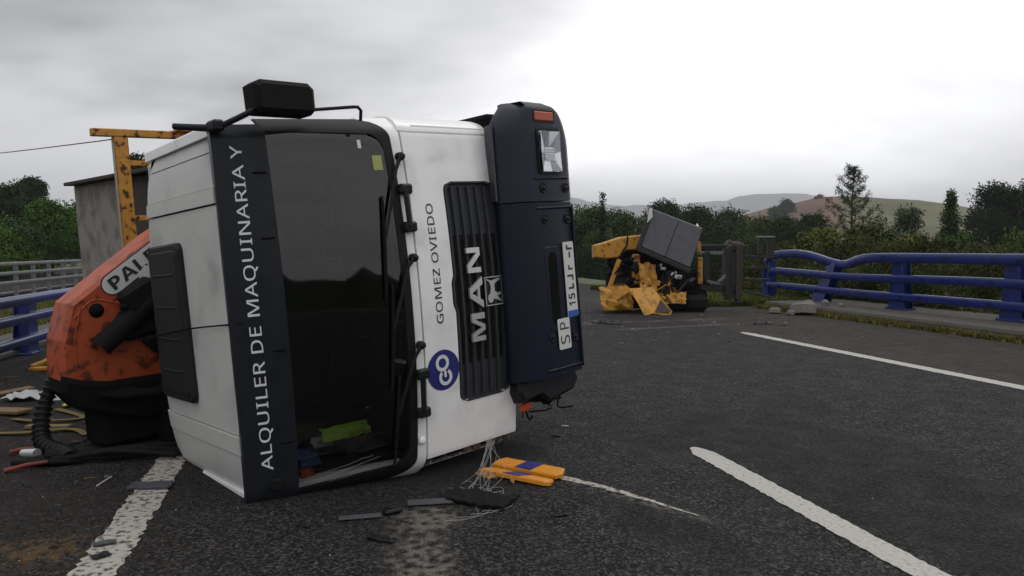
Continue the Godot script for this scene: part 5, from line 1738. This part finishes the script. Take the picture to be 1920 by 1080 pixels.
	sh.call(st, [
		[Vector3(-1.02, 0.08, 0.55), Vector3(-0.92, 0.52, 0.35), Vector3(-0.48, 0.58, 0.30), Vector3(-0.40, 0.50, 0.55)],
		[Vector3(-1.02, 0.08, 0.55), Vector3(-0.40, 0.12, 0.55), Vector3(-0.36, 0.20, 0.20), Vector3(-0.90, 0.16, 0.10)],
		[Vector3(-1.04, 0.06, 0.55), Vector3(-0.95, 0.30, 0.62), Vector3(-0.62, 0.22, 0.70), Vector3(-0.40, 0.08, 0.62)],
		[Vector3(-0.92, 0.52, 0.35), Vector3(-0.80, 0.60, 0.05), Vector3(-0.42, 0.62, 0.05), Vector3(-0.48, 0.58, 0.30)],
	], 0.02)
	obj("body_shell", st, M.yellow, t)
	st = mb()
	sh.call(st, [
		[Vector3(-0.45, 0.55, 0.60), Vector3(0.06, 0.58, 0.55), Vector3(0.20, 0.36, 0.75), Vector3(-0.30, 0.28, 0.85)],
		[Vector3(-0.30, 0.28, 0.85), Vector3(0.20, 0.36, 0.75), Vector3(0.02, 0.04, 1.0), Vector3(-0.16, -0.02, 1.0)],
		[Vector3(0.06, 0.58, 0.55), Vector3(0.24, 0.34, 0.55), Vector3(0.46, 0.05, 0.80), Vector3(0.20, 0.36, 0.75)],
		[Vector3(0.20, 0.36, 0.75), Vector3(0.46, 0.05, 0.80), Vector3(0.40, -0.02, 0.95), Vector3(0.02, 0.04, 1.0)],
	], 0.02)
	tag(obj("body_shell", st, M.yellow, t), "bright bent yellow cover standing on its corner")
	st = mb()
	sh.call(st, [[Vector3(0.22, 0.32, 0.775), Vector3(0.43, 0.07, 0.825), Vector3(0.38, 0.04, 0.94), Vector3(0.06, 0.07, 1.005)]], 0.004)
	obj("bare_metal", st, M.steel_rust, t)
	for i in 16:
		st = mb()
		var p := Vector3(rng.randf_range(-0.9, 1.1), rng.randf_range(0.1, 0.75), rng.randf_range(0.05, 0.4))
		var q := p + Vector3(rng.randf_range(-0.35, 0.35), rng.randf_range(-0.3, 0.3), rng.randf_range(-0.1, 0.1))
		bar(st, p, q, rng.randf_range(0.02, 0.07), 0.03, 0.006, Z)
		obj("bent_rod", st, M.steel_rust, t)
	st = mb()
	for i in 9:
		var p := Vector3(rng.randf_range(0.1, 1.0), rng.randf_range(0.25, 0.75), rng.randf_range(0.15, 0.3))
		box(st, Transform3D(rot(), p), Vector3(rng.randf_range(0.1, 0.3), 0.02, rng.randf_range(0.08, 0.2)), 0.006)
	obj("torn_sheet", st, M.yellow_rust, t)
	# wheels
	st = mb()
	lathe(st, [Vector2(0.30, -0.14), Vector2(0.44, -0.14), Vector2(0.50, -0.08), Vector2(0.50, 0.08), Vector2(0.44, 0.14), Vector2(0.30, 0.14)], 26, Transform3D(Basis(Vector3(0, 0, 1), 0.25) * Basis(Vector3(1, 0, 0), 1.1), Vector3(1.0, 0.26, -0.35)))
	obj("tyre", st, M.rubber, t)
	st = mb()
	lathe(st, [Vector2(0.40, -0.14), Vector2(0.46, -0.10), Vector2(0.48, 0.0), Vector2(0.45, 0.10), Vector2(0.32, 0.14)], 26, Transform3D(Basis(Vector3(0, 1, 0), 0.75) * Basis(Vector3(1, 0, 0), 1.35), Vector3(0.66, 0.47, -0.02)))
	obj("tyre", st, M.rubber, t)
	st = mb()
	lathe(st, [Vector2(0.33, 0.11), Vector2(0.29, 0.14), Vector2(0.26, 0.04), Vector2(0.10, 0.02), Vector2(0.08, 0.09), Vector2(0.0, 0.09)], 22, Transform3D(Basis(Vector3(0, 1, 0), 0.75) * Basis(Vector3(1, 0, 0), 1.35), Vector3(0.67, 0.46, 0.0)))
	obj("wheel_rim", st, M.yellow_rust, t)
	st = mb()
	cbox(st, Vector3(0.85, 0.02, -0.4), Vector3(1.42, 0.38, 0.25), 0.1)
	obj("counterweight", st, M.rubber, t)
	# lifting mast lying to the right
	for y in [[1.52, 1.44, 2.05], [1.36, 1.28, 2.0]]:
		st = mb(); cbox(st, Vector3(1.28, y[1], -0.35), Vector3(y[2], y[0], -0.22), 0.012); obj("mast_rail", st, M.galv if y[0] < 1.4 else M.steel_dark, t)
	for p in [[1.40, 1.54, 0.60, 1.36], [1.90, 2.03, 0.25, 1.50], [2.14, 2.28, 0.16, 1.54]]:
		st = mb()
		cbox(st, Vector3(p[0], p[2], -0.42), Vector3(p[1], p[3], -0.18), 0.02)
		cbox(st, Vector3(p[0] - 0.03, p[2] + 0.1, -0.46), Vector3(p[0] + 0.03, p[3] - 0.05, -0.12), 0.01)
		obj("mast_upright", st, M.steel_rust if p[0] > 2.1 else M.steel_dark, t)
	st = mb()
	for i in 9:
		box(st, Transform3D(rot(), Vector3(rng.randf_range(1.95, 2.35), rng.randf_range(1.32, 1.52), -0.3)), Vector3(0.16, 0.14, 0.2), 0.03)
	obj("carriage", st, M.steel_rust, t)
	st = mb()
	bar(st, Vector3(1.30, 0.55, -0.30), Vector3(2.15, 0.50, -0.30), 0.17, 0.2, 0.02)
	obj("mast_beam", st, M.steel_dark, t)
	for p in [[Vector3(1.72, 0.66, -0.15), Vector3(1.92, 0.84, -0.15), 0.05], [Vector3(1.45, 0.68, -0.15), Vector3(1.72, 0.62, -0.15), 0.05], [Vector3(2.32, 1.25, -0.3), Vector3(3.0, 1.22, -0.3), 0.10], [Vector3(2.32, 0.98, -0.3), Vector3(2.95, 0.98, -0.3), 0.05], [Vector3(2.32, 0.72, -0.3), Vector3(2.95, 0.70, -0.3), 0.05], [Vector3(2.85, 1.0, -0.3), Vector3(2.72, 1.22, -0.3), 0.07], [Vector3(2.35, 0.45, -0.3), Vector3(2.95, 0.30, -0.25), 0.06]]:
		st = mb(); bar(st, p[0], p[1], p[2], 0.06, 0.008, Z); obj("mast_brace", st, M.galv if p[2] == 0.05 and p[0].y < 0.7 else M.steel_dark, t)
	for p in [[2.66, 2.76, 1.30, 1.64], [2.88, 3.02, 1.26, 1.66]]:
		st = mb(); cbox(st, Vector3(p[0], p[2], -0.4), Vector3(p[1], p[3], -0.25), 0.01); obj("fork_post", st, M.steel_dark, t)
	st = mb(); cbox(st, Vector3(2.64, 1.67, -0.42), Vector3(3.02, 1.71, -0.22), 0.008); obj("fork_cap", st, M.galv, t)

# ---------------------------------------------------------------- debris
func crumple(w: float, d: float, h: float, nx: int, nz: int, th := 0.004, seed_ := 1) -> SurfaceTool:
	var n := FastNoiseLite.new()
	n.seed = seed_; n.frequency = 3.2 / maxf(w, d)
	var st := mb()
	var f := func(u: float, v: float) -> Vector3:
		var e := 1.0 - pow(maxf(absf(u), absf(v)), 4) * 0.35
		return Vector3(u * w / 2 + 0.05 * w * n.get_noise_2d(v * w * 2, u * 3.0), th + h * e * clampf(0.5 + 0.9 * n.get_noise_2d(u * w, v * d), 0, 1), v * d / 2 + 0.10 * d * n.get_noise_2d(u * w * 2, 7.0))
	patch(st, f, -1, 1, nx, nz, k_(-1.0), k_(1.0), Vector3.UP, Vector3(0, -th, 0))
	return st

func lying(called: String, label: String, cat: String, st: SurfaceTool, m: Material, at: Vector3, turn := 0.0, group := "") -> MeshInstance3D:
	var o := obj(called, st, m, null, Transform3D(Basis(Vector3.UP, turn), at))
	tag(o, label, cat, group)
	return o

func debris() -> void:
	var st := mb()
	# orange and blue broken panel
	var v := thing("broken_panel", "flattened orange panel with a blue band lying by the lower front corner of the cab", "panel", Vector3(0.07, 0.0, -4.74), -0.62)
	for i in 2:
		st = mb()
		prism(st, V2([[-0.24, 0.0], [0.23, 0.01], [0.25, 0.05], [0.22, 0.135], [-0.22, 0.13], [-0.25, 0.07]]), 0.0, 0.028, Transform3D(Basis(Vector3(1, 0, 0), Vector3(0, 0, -1), Vector3(0, 1, 0)) * Basis(Vector3(1, 0, 0), 0.10 if i == 0 else -0.16), Vector3(0.01 * i, 0.012, 0.0 + 0.145 * i)), 0.008)
		obj("orange_half", st, mat(0.60, 0.235, 0.012, 0.5), v)
		st = mb()
		prism(st, V2([[-0.07, 0.008], [0.05, 0.008], [0.07, 0.128], [-0.05, 0.128]]), 0.028, 0.031, Transform3D(Basis(Vector3(1, 0, 0), Vector3(0, 0, -1), Vector3(0, 1, 0)) * Basis(Vector3(1, 0, 0), 0.10 if i == 0 else -0.16), Vector3(0.01 * i, 0.012, 0.0 + 0.145 * i)))
		obj("blue_band", st, M.blue_print, v)
	st = mb()
	for i in 7:
		box(st, Transform3D(rot(), Vector3(rng.randf_range(-0.28, 0.30), 0.012, 0.16 + 0.03 * rng.randfn())), Vector3(0.05, 0.012, 0.03), 0.003)
	obj("splinters", st, mat(0.30, 0.15, 0.06, 0.8), v)
	# black flap, strips and small boxes in front of the cab
	lying("mud_flap", "black rubber flap lying among loose wires in front of the cab", "rubber flap", crumple(0.40, 0.20, 0.05, 12, 6, 0.012, 3), M.rubber, Vector3(-0.19, 0, -4.24), -0.45)
	st = mb(); box(st, Transform3D(Basis(Vector3(1, 0, 0), 0.2), Vector3(0, 0.015, 0)), Vector3(0.25, 0.012, 0.055), 0.004)
	lying("trim_strip", "grey trim strip pointing at the black rubber flap", "trim strip", st, M.navy_grey, Vector3(-0.45, 0, -4.19), 0.18)
	st = mb(); box(st, Transform3D(Basis(Vector3(1, 0, 0), 0.1), Vector3(0, 0.012, 0)), Vector3(0.22, 0.010, 0.045), 0.003)
	lying("trim_strip", "grey trim strip under the middle of the windscreen", "trim strip", st, M.navy_grey, Vector3(-0.79, 0, -3.96), 0.24)
	st = mb(); box(st, Transform3D(Basis(Vector3(0, 0, 1), 0.1), Vector3(0, 0.018, 0)), Vector3(0.10, 0.03, 0.075), 0.012); cbox(st, Vector3(-0.03, 0.03, -0.02), Vector3(0.03, 0.042, 0.02), 0.006)
	lying("lamp_housing", "small black plastic housing at the end of the left trim strip", "plastic part", st, M.black, Vector3(-0.635, 0, -4.05), 0.4)
	# loose wires spilling from the torn corner
	var w := mb()
	for i in 10:
		var p0 := Vector3(-0.13 + 0.03 * rng.randfn(), 0.24, -4.72 + 0.03 * rng.randfn())
		var c := Vector3(-0.22 + 0.08 * rng.randfn(), 0.012, -4.42 + 0.08 * rng.randfn())
		var pts := [p0, p0.lerp(c, 0.5) + Vector3(0.05 * rng.randfn(), -0.03, 0.05 * rng.randfn()), c]
		var a := rng.randf() * TAU
		for k in rng.randi_range(2, 6):
			a += rng.randf_range(0.7, 1.5)
			pts.append(c + Vector3(cos(a) * 0.10, 0.006 + 0.02 * rng.randf(), sin(a) * 0.07) * rng.randf_range(0.4, 1.4))
			pts[-1].y = 0.005 + 0.012 * rng.randf()
		if i < 4:
			var e: Vector3 = Vector3(-0.28 + 0.06 * i, 0.004, -3.95 - 0.05 * i)
			pts.append(e + Vector3(0.10, 0, -0.10)); pts.append(e + Vector3(0.05, 0, 0.0)); pts.append(e + Vector3(-0.06, 0, 0.03))
		tube(w, smooth(pts, 5), 0.0013, 4)
	tag(obj("loose_wires", w, M.wire), "tangle of thin pale wires hanging from the torn corner of the cab", "wires")
	# plates on the left lane dash
	lying("plastic_plate", "flat grey-blue plate lying on the lane dash by the cab roof", "plastic part", crumple(0.24, 0.13, 0.02, 8, 5, 0.01, 5), M.navy_grey, Vector3(-2.13, 0, -4.50), 0.1)
	lying("plastic_plate", "small dark scrap on the lane dash at the lower left, upper of two", "scrap", crumple(0.10, 0.05, 0.016, 6, 4, 0.006, 6), M.navy_grey, Vector3(-1.93, 0.005, -3.60), 0.5)
	lying("plastic_plate", "small dark scrap on the lane dash at the lower left, lower of two", "scrap", crumple(0.075, 0.05, 0.014, 6, 4, 0.006, 7), M.black, Vector3(-1.87, 0.005, -3.45), 0.9)
	# left: planks, sheet, straps, handles
	for p in [[0.62, 0.10, 0.05, -5.45, -9.25, 0.95, 0.3, "upright yellow plank leaning near the left railing post", M.yellow], [0.42, 0.11, 0.04, -5.35, -8.9, 0.1, 0.04, "short yellow plank on the ground by the left railing post", M.yellow], [0.75, 0.12, 0.025, -4.9, -7.2, 1.0, 0.05, "brown plank at the left edge, above the white sheet", M.wood], [0.50, 0.16, 0.03, -4.35, -6.55, -0.3, 0.04, "brown board at the left edge, below the white sheet", M.wood], [0.36, 0.07, 0.03, -3.62, -5.98, -0.1, 0.02, "small wooden slat among the yellow straps", M.wood]]:
		st = mb(); box(st, Transform3D(Basis(Vector3(0, 0, 1), p[6]), Vector3(0, absf(sin(p[6])) * p[0] / 2 + p[2] / 2, 0)), Vector3(p[0], p[2], p[1]), 0.006)
		lying("plank", p[7], "plank", st, p[8], Vector3(p[3], 0, p[4]), p[5])
	lying("plastic_sheet", "crumpled whitish plastic sheet on the ground at the left", "plastic sheet", crumple(0.62, 0.30, 0.09, 16, 8, 0.006, 9), M.sheet, Vector3(-4.40, 0, -7.22), 0.25)
	lying("yellow_cloth", "bright yellow rag beside the white plastic sheet", "cloth", crumple(0.16, 0.11, 0.05, 8, 6, 0.005, 10), mat(0.42, 0.36, 0.02, 0.8), Vector3(-3.92, 0, -6.85), 0.6)
	for k in [[[Vector3(-4.1, 0.01, -6.3), Vector3(-3.8, 0.03, -6.15), Vector3(-3.55, 0.01, -6.35), Vector3(-3.95, 0.02, -6.65)], "upper of two dirty yellow lashing straps trailing across the ground at the left edge"], [[Vector3(-4.0, 0.01, -5.8), Vector3(-3.7, 0.02, -5.78), Vector3(-3.4, 0.02, -5.9), Vector3(-3.2, 0.01, -5.75)], "lower of two dirty yellow lashing straps trailing across the ground at the left edge"]]:
		var ws := mb()
		sweep(ws, smooth(k[0], 6), rounded(0.055, 0.008, 0.003, 1))
		tag(obj("yellow_strap", ws, mat(0.12, 0.088, 0.016, 0.85)), k[1], "strap")
	for k in [[Vector3(-3.42, 0.02, -5.22), Vector3(-3.22, 0.05, -5.20), "upper red tool handle by the hose end"], [Vector3(-3.18, 0.015, -4.78), Vector3(-2.98, 0.04, -4.90), "lower red tool handle by the hose end"]]:
		st = mb(); tube(st, [k[0], k[0].lerp(k[1], 0.5) + Vector3(0, 0.008, 0), k[1]], 0.016, 8, 0.012)
		tag(obj("tool_handle", st, mat(0.16, 0.020, 0.012, 0.6)), k[2], "tool handle")
	# ribbed hose bundle from the crane to the ground
	var hb := thing("hose_bundle", "black ribbed hose bundle hanging from the crane arm and lying on the asphalt", "hose", Vector3(-3.0, 0, -5.2))
	var path := smooth([Vector3(-0.10, 0.74, -0.30), Vector3(-0.20, 0.55, -0.22), Vector3(-0.25, 0.30, -0.12), Vector3(-0.18, 0.10, 0.02), Vector3(0.05, 0.06, 0.16), Vector3(0.12, 0.05, 0.22)], 6)
	st = mb(); tube(st, path, 0.042, 9); obj("conduit", st, M.rubber, hb)
	st = mb()
	for i in range(1, path.size() - 1):
		var d: Vector3 = (path[i + 1] - path[i - 1]).normalized()
		var x := along(path[i] - d, path[i] + d)
		lathe(st, [Vector2(0.044, -0.012), Vector2(0.060, 0.0), Vector2(0.044, 0.012)], 9, x * Transform3D(Basis(Vector3(0, 0, 1), -PI / 2), Vector3.ZERO))
	obj("ribs", st, M.black, hb)
	st = mb()
	for i in 7:
		var o := Vector3(0.03 * rng.randfn(), 0, 0.05 * rng.randfn())
		tube(st, smooth([Vector3(0.75, 0.03, -0.05) + o * 2.0, Vector3(0.38, 0.035 + 0.02 * (i % 3), 0.10) + o, Vector3(0.12, 0.03 + 0.02 * (i % 2), 0.20) - o * 0.5, Vector3(-0.10 - 0.02 * i, 0.03, 0.16 + 0.02 * i)], 6), 0.020, 7)
	box(st, Transform3D(Basis(Vector3(0.2, 1, 0.1).normalized(), 0.4), Vector3(0.02, 0.05, 0.18)), Vector3(0.16, 0.08, 0.10), 0.02)
	obj("hose_end", st, M.rubber, hb)
	st = mb(); tube(st, [Vector3(-0.12, 0.06, 0.18), Vector3(-0.24, 0.055, 0.14)], 0.035, 10, 0.025); obj("metal_coupling", st, M.silver, hb)
	# things inside the cab, lying on its lower side window
	var inside := [["safety_vest", "lime green reflective vest lying inside the windscreen", "safety vest", Vector3(-0.80, 1.09, -0.40), 0.36, 0.09, mat(0.20, 0.36, 0.02, 0.7), 21], ["reflective_cloth", "grey reflective cloth beside the lime green vest inside the cab", "cloth", Vector3(-0.83, 1.25, -0.42), 0.14, 0.07, mat(0.22, 0.23, 0.22, 0.6), 22], ["blue_bag", "blue bag lying low inside the windscreen", "bag", Vector3(-0.91, 1.33, -0.45), 0.15, 0.12, mat(0.015, 0.05, 0.13, 0.7), 23], ["red_item", "red cloth in the lowest corner of the windscreen", "cloth", Vector3(-0.99, 1.37, -0.42), 0.09, 0.07, mat(0.30, 0.05, 0.02, 0.7), 24]]
	for q in inside:
		var o := obj(q[0], crumple(q[4], q[5], 0.06, 10, 8, 0.006, q[7]), q[6], null, truck.transform * Transform3D(Basis(Vector3(0, -0.9, -0.3).normalized(), Vector3(1, 0, 0), Vector3(0, 0.3, -0.9).normalized()) * Basis(Vector3.RIGHT, 0.0), q[3]))
		o.transform.basis = Basis(Vector3.UP, 0.9) * Basis(Vector3.RIGHT, 0.9)
		tag(o, q[1], q[2])
	# scraps on the road
	var spots := [[Vector3(0.33, 0, -5.74), 0.05, "black stub with a white end on the asphalt right of the bumper"], [Vector3(0.42, 0, -6.06), 0.035, "pale chip behind the black stub right of the bumper"], [Vector3(4.71, 0, -14.47), 0.28, "dark splinter on the road before the dented railing"], [Vector3(1.8, 0, -14.6), 0.40, "dark scrap on the road in front of the yellow machine"], [Vector3(5.0, 0, -14.2), 0.14, "small dark splinter before the dented railing"], [Vector3(-0.63, 0, -3.66), 0.10, "thin black shard in the middle foreground"], [Vector3(-1.05, 0, -3.84), 0.05, "tiny black shard left of the middle foreground"], [Vector3(0.25, 0, -4.0), 0.06, "dark chip right of the rubber flap"]]
	var kk := 0
	for p in spots:
		lying("scrap", p[2], "scrap", crumple(p[1] * 1.4, p[1] * 0.5, p[1] * 0.25, 7, 4, 0.006, 40 + kk), M.sheet if kk == 1 else M.black, p[0], rng.randf_range(-0.5, 0.5))
		kk += 1
	# broken concrete at the bent post
	var rb := [[Vector3(6.25, 0.0, -16.6), 0.62, 0.26, "large triangular concrete fragment leaning at the broken kerb"], [Vector3(5.75, 0.0, -16.9), 0.30, 0.12, "flat concrete fragment left of the triangular one"], [Vector3(5.95, 0.0, -16.5), 0.22, 0.10, "small concrete fragment in front of the flat one"], [Vector3(6.55, 0.12, -17.0), 0.26, 0.18, "concrete lump under the askew blue post"], [Vector3(6.85, 0.15, -16.9), 0.22, 0.16, "concrete lump right of the askew blue post"], [Vector3(7.1, 0.15, -16.7), 0.16, 0.10, "small concrete lump on top of the kerb"]]
	for p in rb:
		st = mb()
		var w2: float = p[1]
		var h2: float = p[2]
		var pts := PackedVector2Array()
		for i in 6:
			var a := TAU * i / 6 + rng.randf_range(-0.3, 0.3)
			pts.append(Vector2(cos(a), sin(a)) * w2 * rng.randf_range(0.35, 0.55))
		prism(st, pts, 0.0, h2, Transform3D(Basis(Vector3(0, 0, 1), rng.randf_range(-0.35, 0.35)) * Basis(Vector3(1, 0, 0), -PI / 2 + rng.randf_range(-0.3, 0.3)), Vector3(0, 0.0, 0)), h2 * 0.3)
		lying("concrete_fragment", p[3], "rubble", st, M.rubble, p[0], rng.randf() * 6.0, "broken concrete at the damaged kerb")
	var sp := mb(); box(sp, Transform3D.IDENTITY, Vector3(1.0, 0.12, 0.16), 0.03)
	sp.generate_normals()
	var spm := sp.commit()
	var sx := []
	var sc := []
	for i in 170:
		var l := -1.3 - 2.6 * rng.randf()
		var a := 5.0 + 5.5 * rng.randf()
		var k := 0.03 + 0.16 * pow(rng.randf(), 2.5)
		sx.append(Transform3D(Basis(Vector3.UP, rng.randf() * TAU) * Basis(Vector3(0, 0, 1), rng.randf_range(-0.15, 0.15)) * Basis.IDENTITY.scaled(Vector3(k, 0.03 + k * 0.3, 0.03 + 0.25 * k)), R(l, a, 0.008)))
		var q := rng.randf()
		sc.append(tint(Color(0.10, 0.068, 0.035) if q < 0.35 else (Color(0.012, 0.012, 0.013) if q < 0.75 else (Color(0.16, 0.10, 0.02) if q < 0.88 else Color(0.22, 0.22, 0.22))), 0.4))
	var smat := mat(1, 1, 1, 0.75)
	smat.vertex_color_use_as_albedo = true
	tag(scatter("splinters", spm, sx, sc, null, smat), "splinters of wood and plastic strewn on the ground at the left", "splinters", "", "stuff")
	# grit: crumbs of glass, stone and plastic over the near asphalt
	st = mb(); box(st, Transform3D(Basis(Vector3(1, 1, 0).normalized(), 0.6), Vector3.ZERO), Vector3(1.0, 0.6, 0.8), 0.15)
	st.generate_normals()
	var gm := st.commit()
	var xfs := []
	var cols := []
	for i in 2600:
		var l := rng.randf_range(-3.6, 3.2)
		var a := 2.8 + 8.0 * pow(rng.randf(), 1.3)
		if l > 0.0 and rng.randf() < 0.72 * smoothstep(0.0, 2.0, l):
			continue
		xfs.append(Transform3D(rot().scaled(Vector3.ONE * (0.003 + 0.006 * pow(rng.randf(), 3.0))), R(l, a, 0.003)))
		var q := rng.randf()
		cols.append(tint(Color(0.25, 0.24, 0.22) if q < 0.2 else (Color(0.05, 0.038, 0.028) if q < 0.8 else Color(0.015, 0.015, 0.015)), 0.4))
	for i in 500:
		var l := rng.randf_range(3.0, 10.0)
		var a := rng.randf_range(10.5, 17.0)
		xfs.append(Transform3D(rot().scaled(Vector3(1.6, 0.5, 1.0) * (0.012 + 0.035 * pow(rng.randf(), 4.0))), R(l, a, 0.005)))
		cols.append(tint(Color(0.02, 0.018, 0.017) if rng.randf() < 0.7 else Color(0.15, 0.145, 0.14), 0.4))
	var gmat := mat(1, 1, 1, 0.6)
	gmat.vertex_color_use_as_albedo = true
	tag(scatter("road_grit", gm, xfs, cols, null, gmat), "crumbs of stone, glass and plastic strewn over the asphalt", "grit", "", "stuff")

func finishing() -> void:
	# overhead line on the left
	var st := mb()
	var a := Vector3(-40.0, 7.4, -49.0)
	var b: Vector3 = truck.transform * (REAR * Vector3(1.325, 0.80, -3.1))
	var pts := []
	for i in 21:
		var f := i / 20.0
		pts.append(a.lerp(b, f) + Vector3(0, -1.1 * f * (1.0 - f), 0))
	tube(st, pts, 0.012, 5, 0.006)
	tag(obj("overhead_cable", st, M.dark), "thin dark cable running from the yellow frame to the left above the trees", "cable")
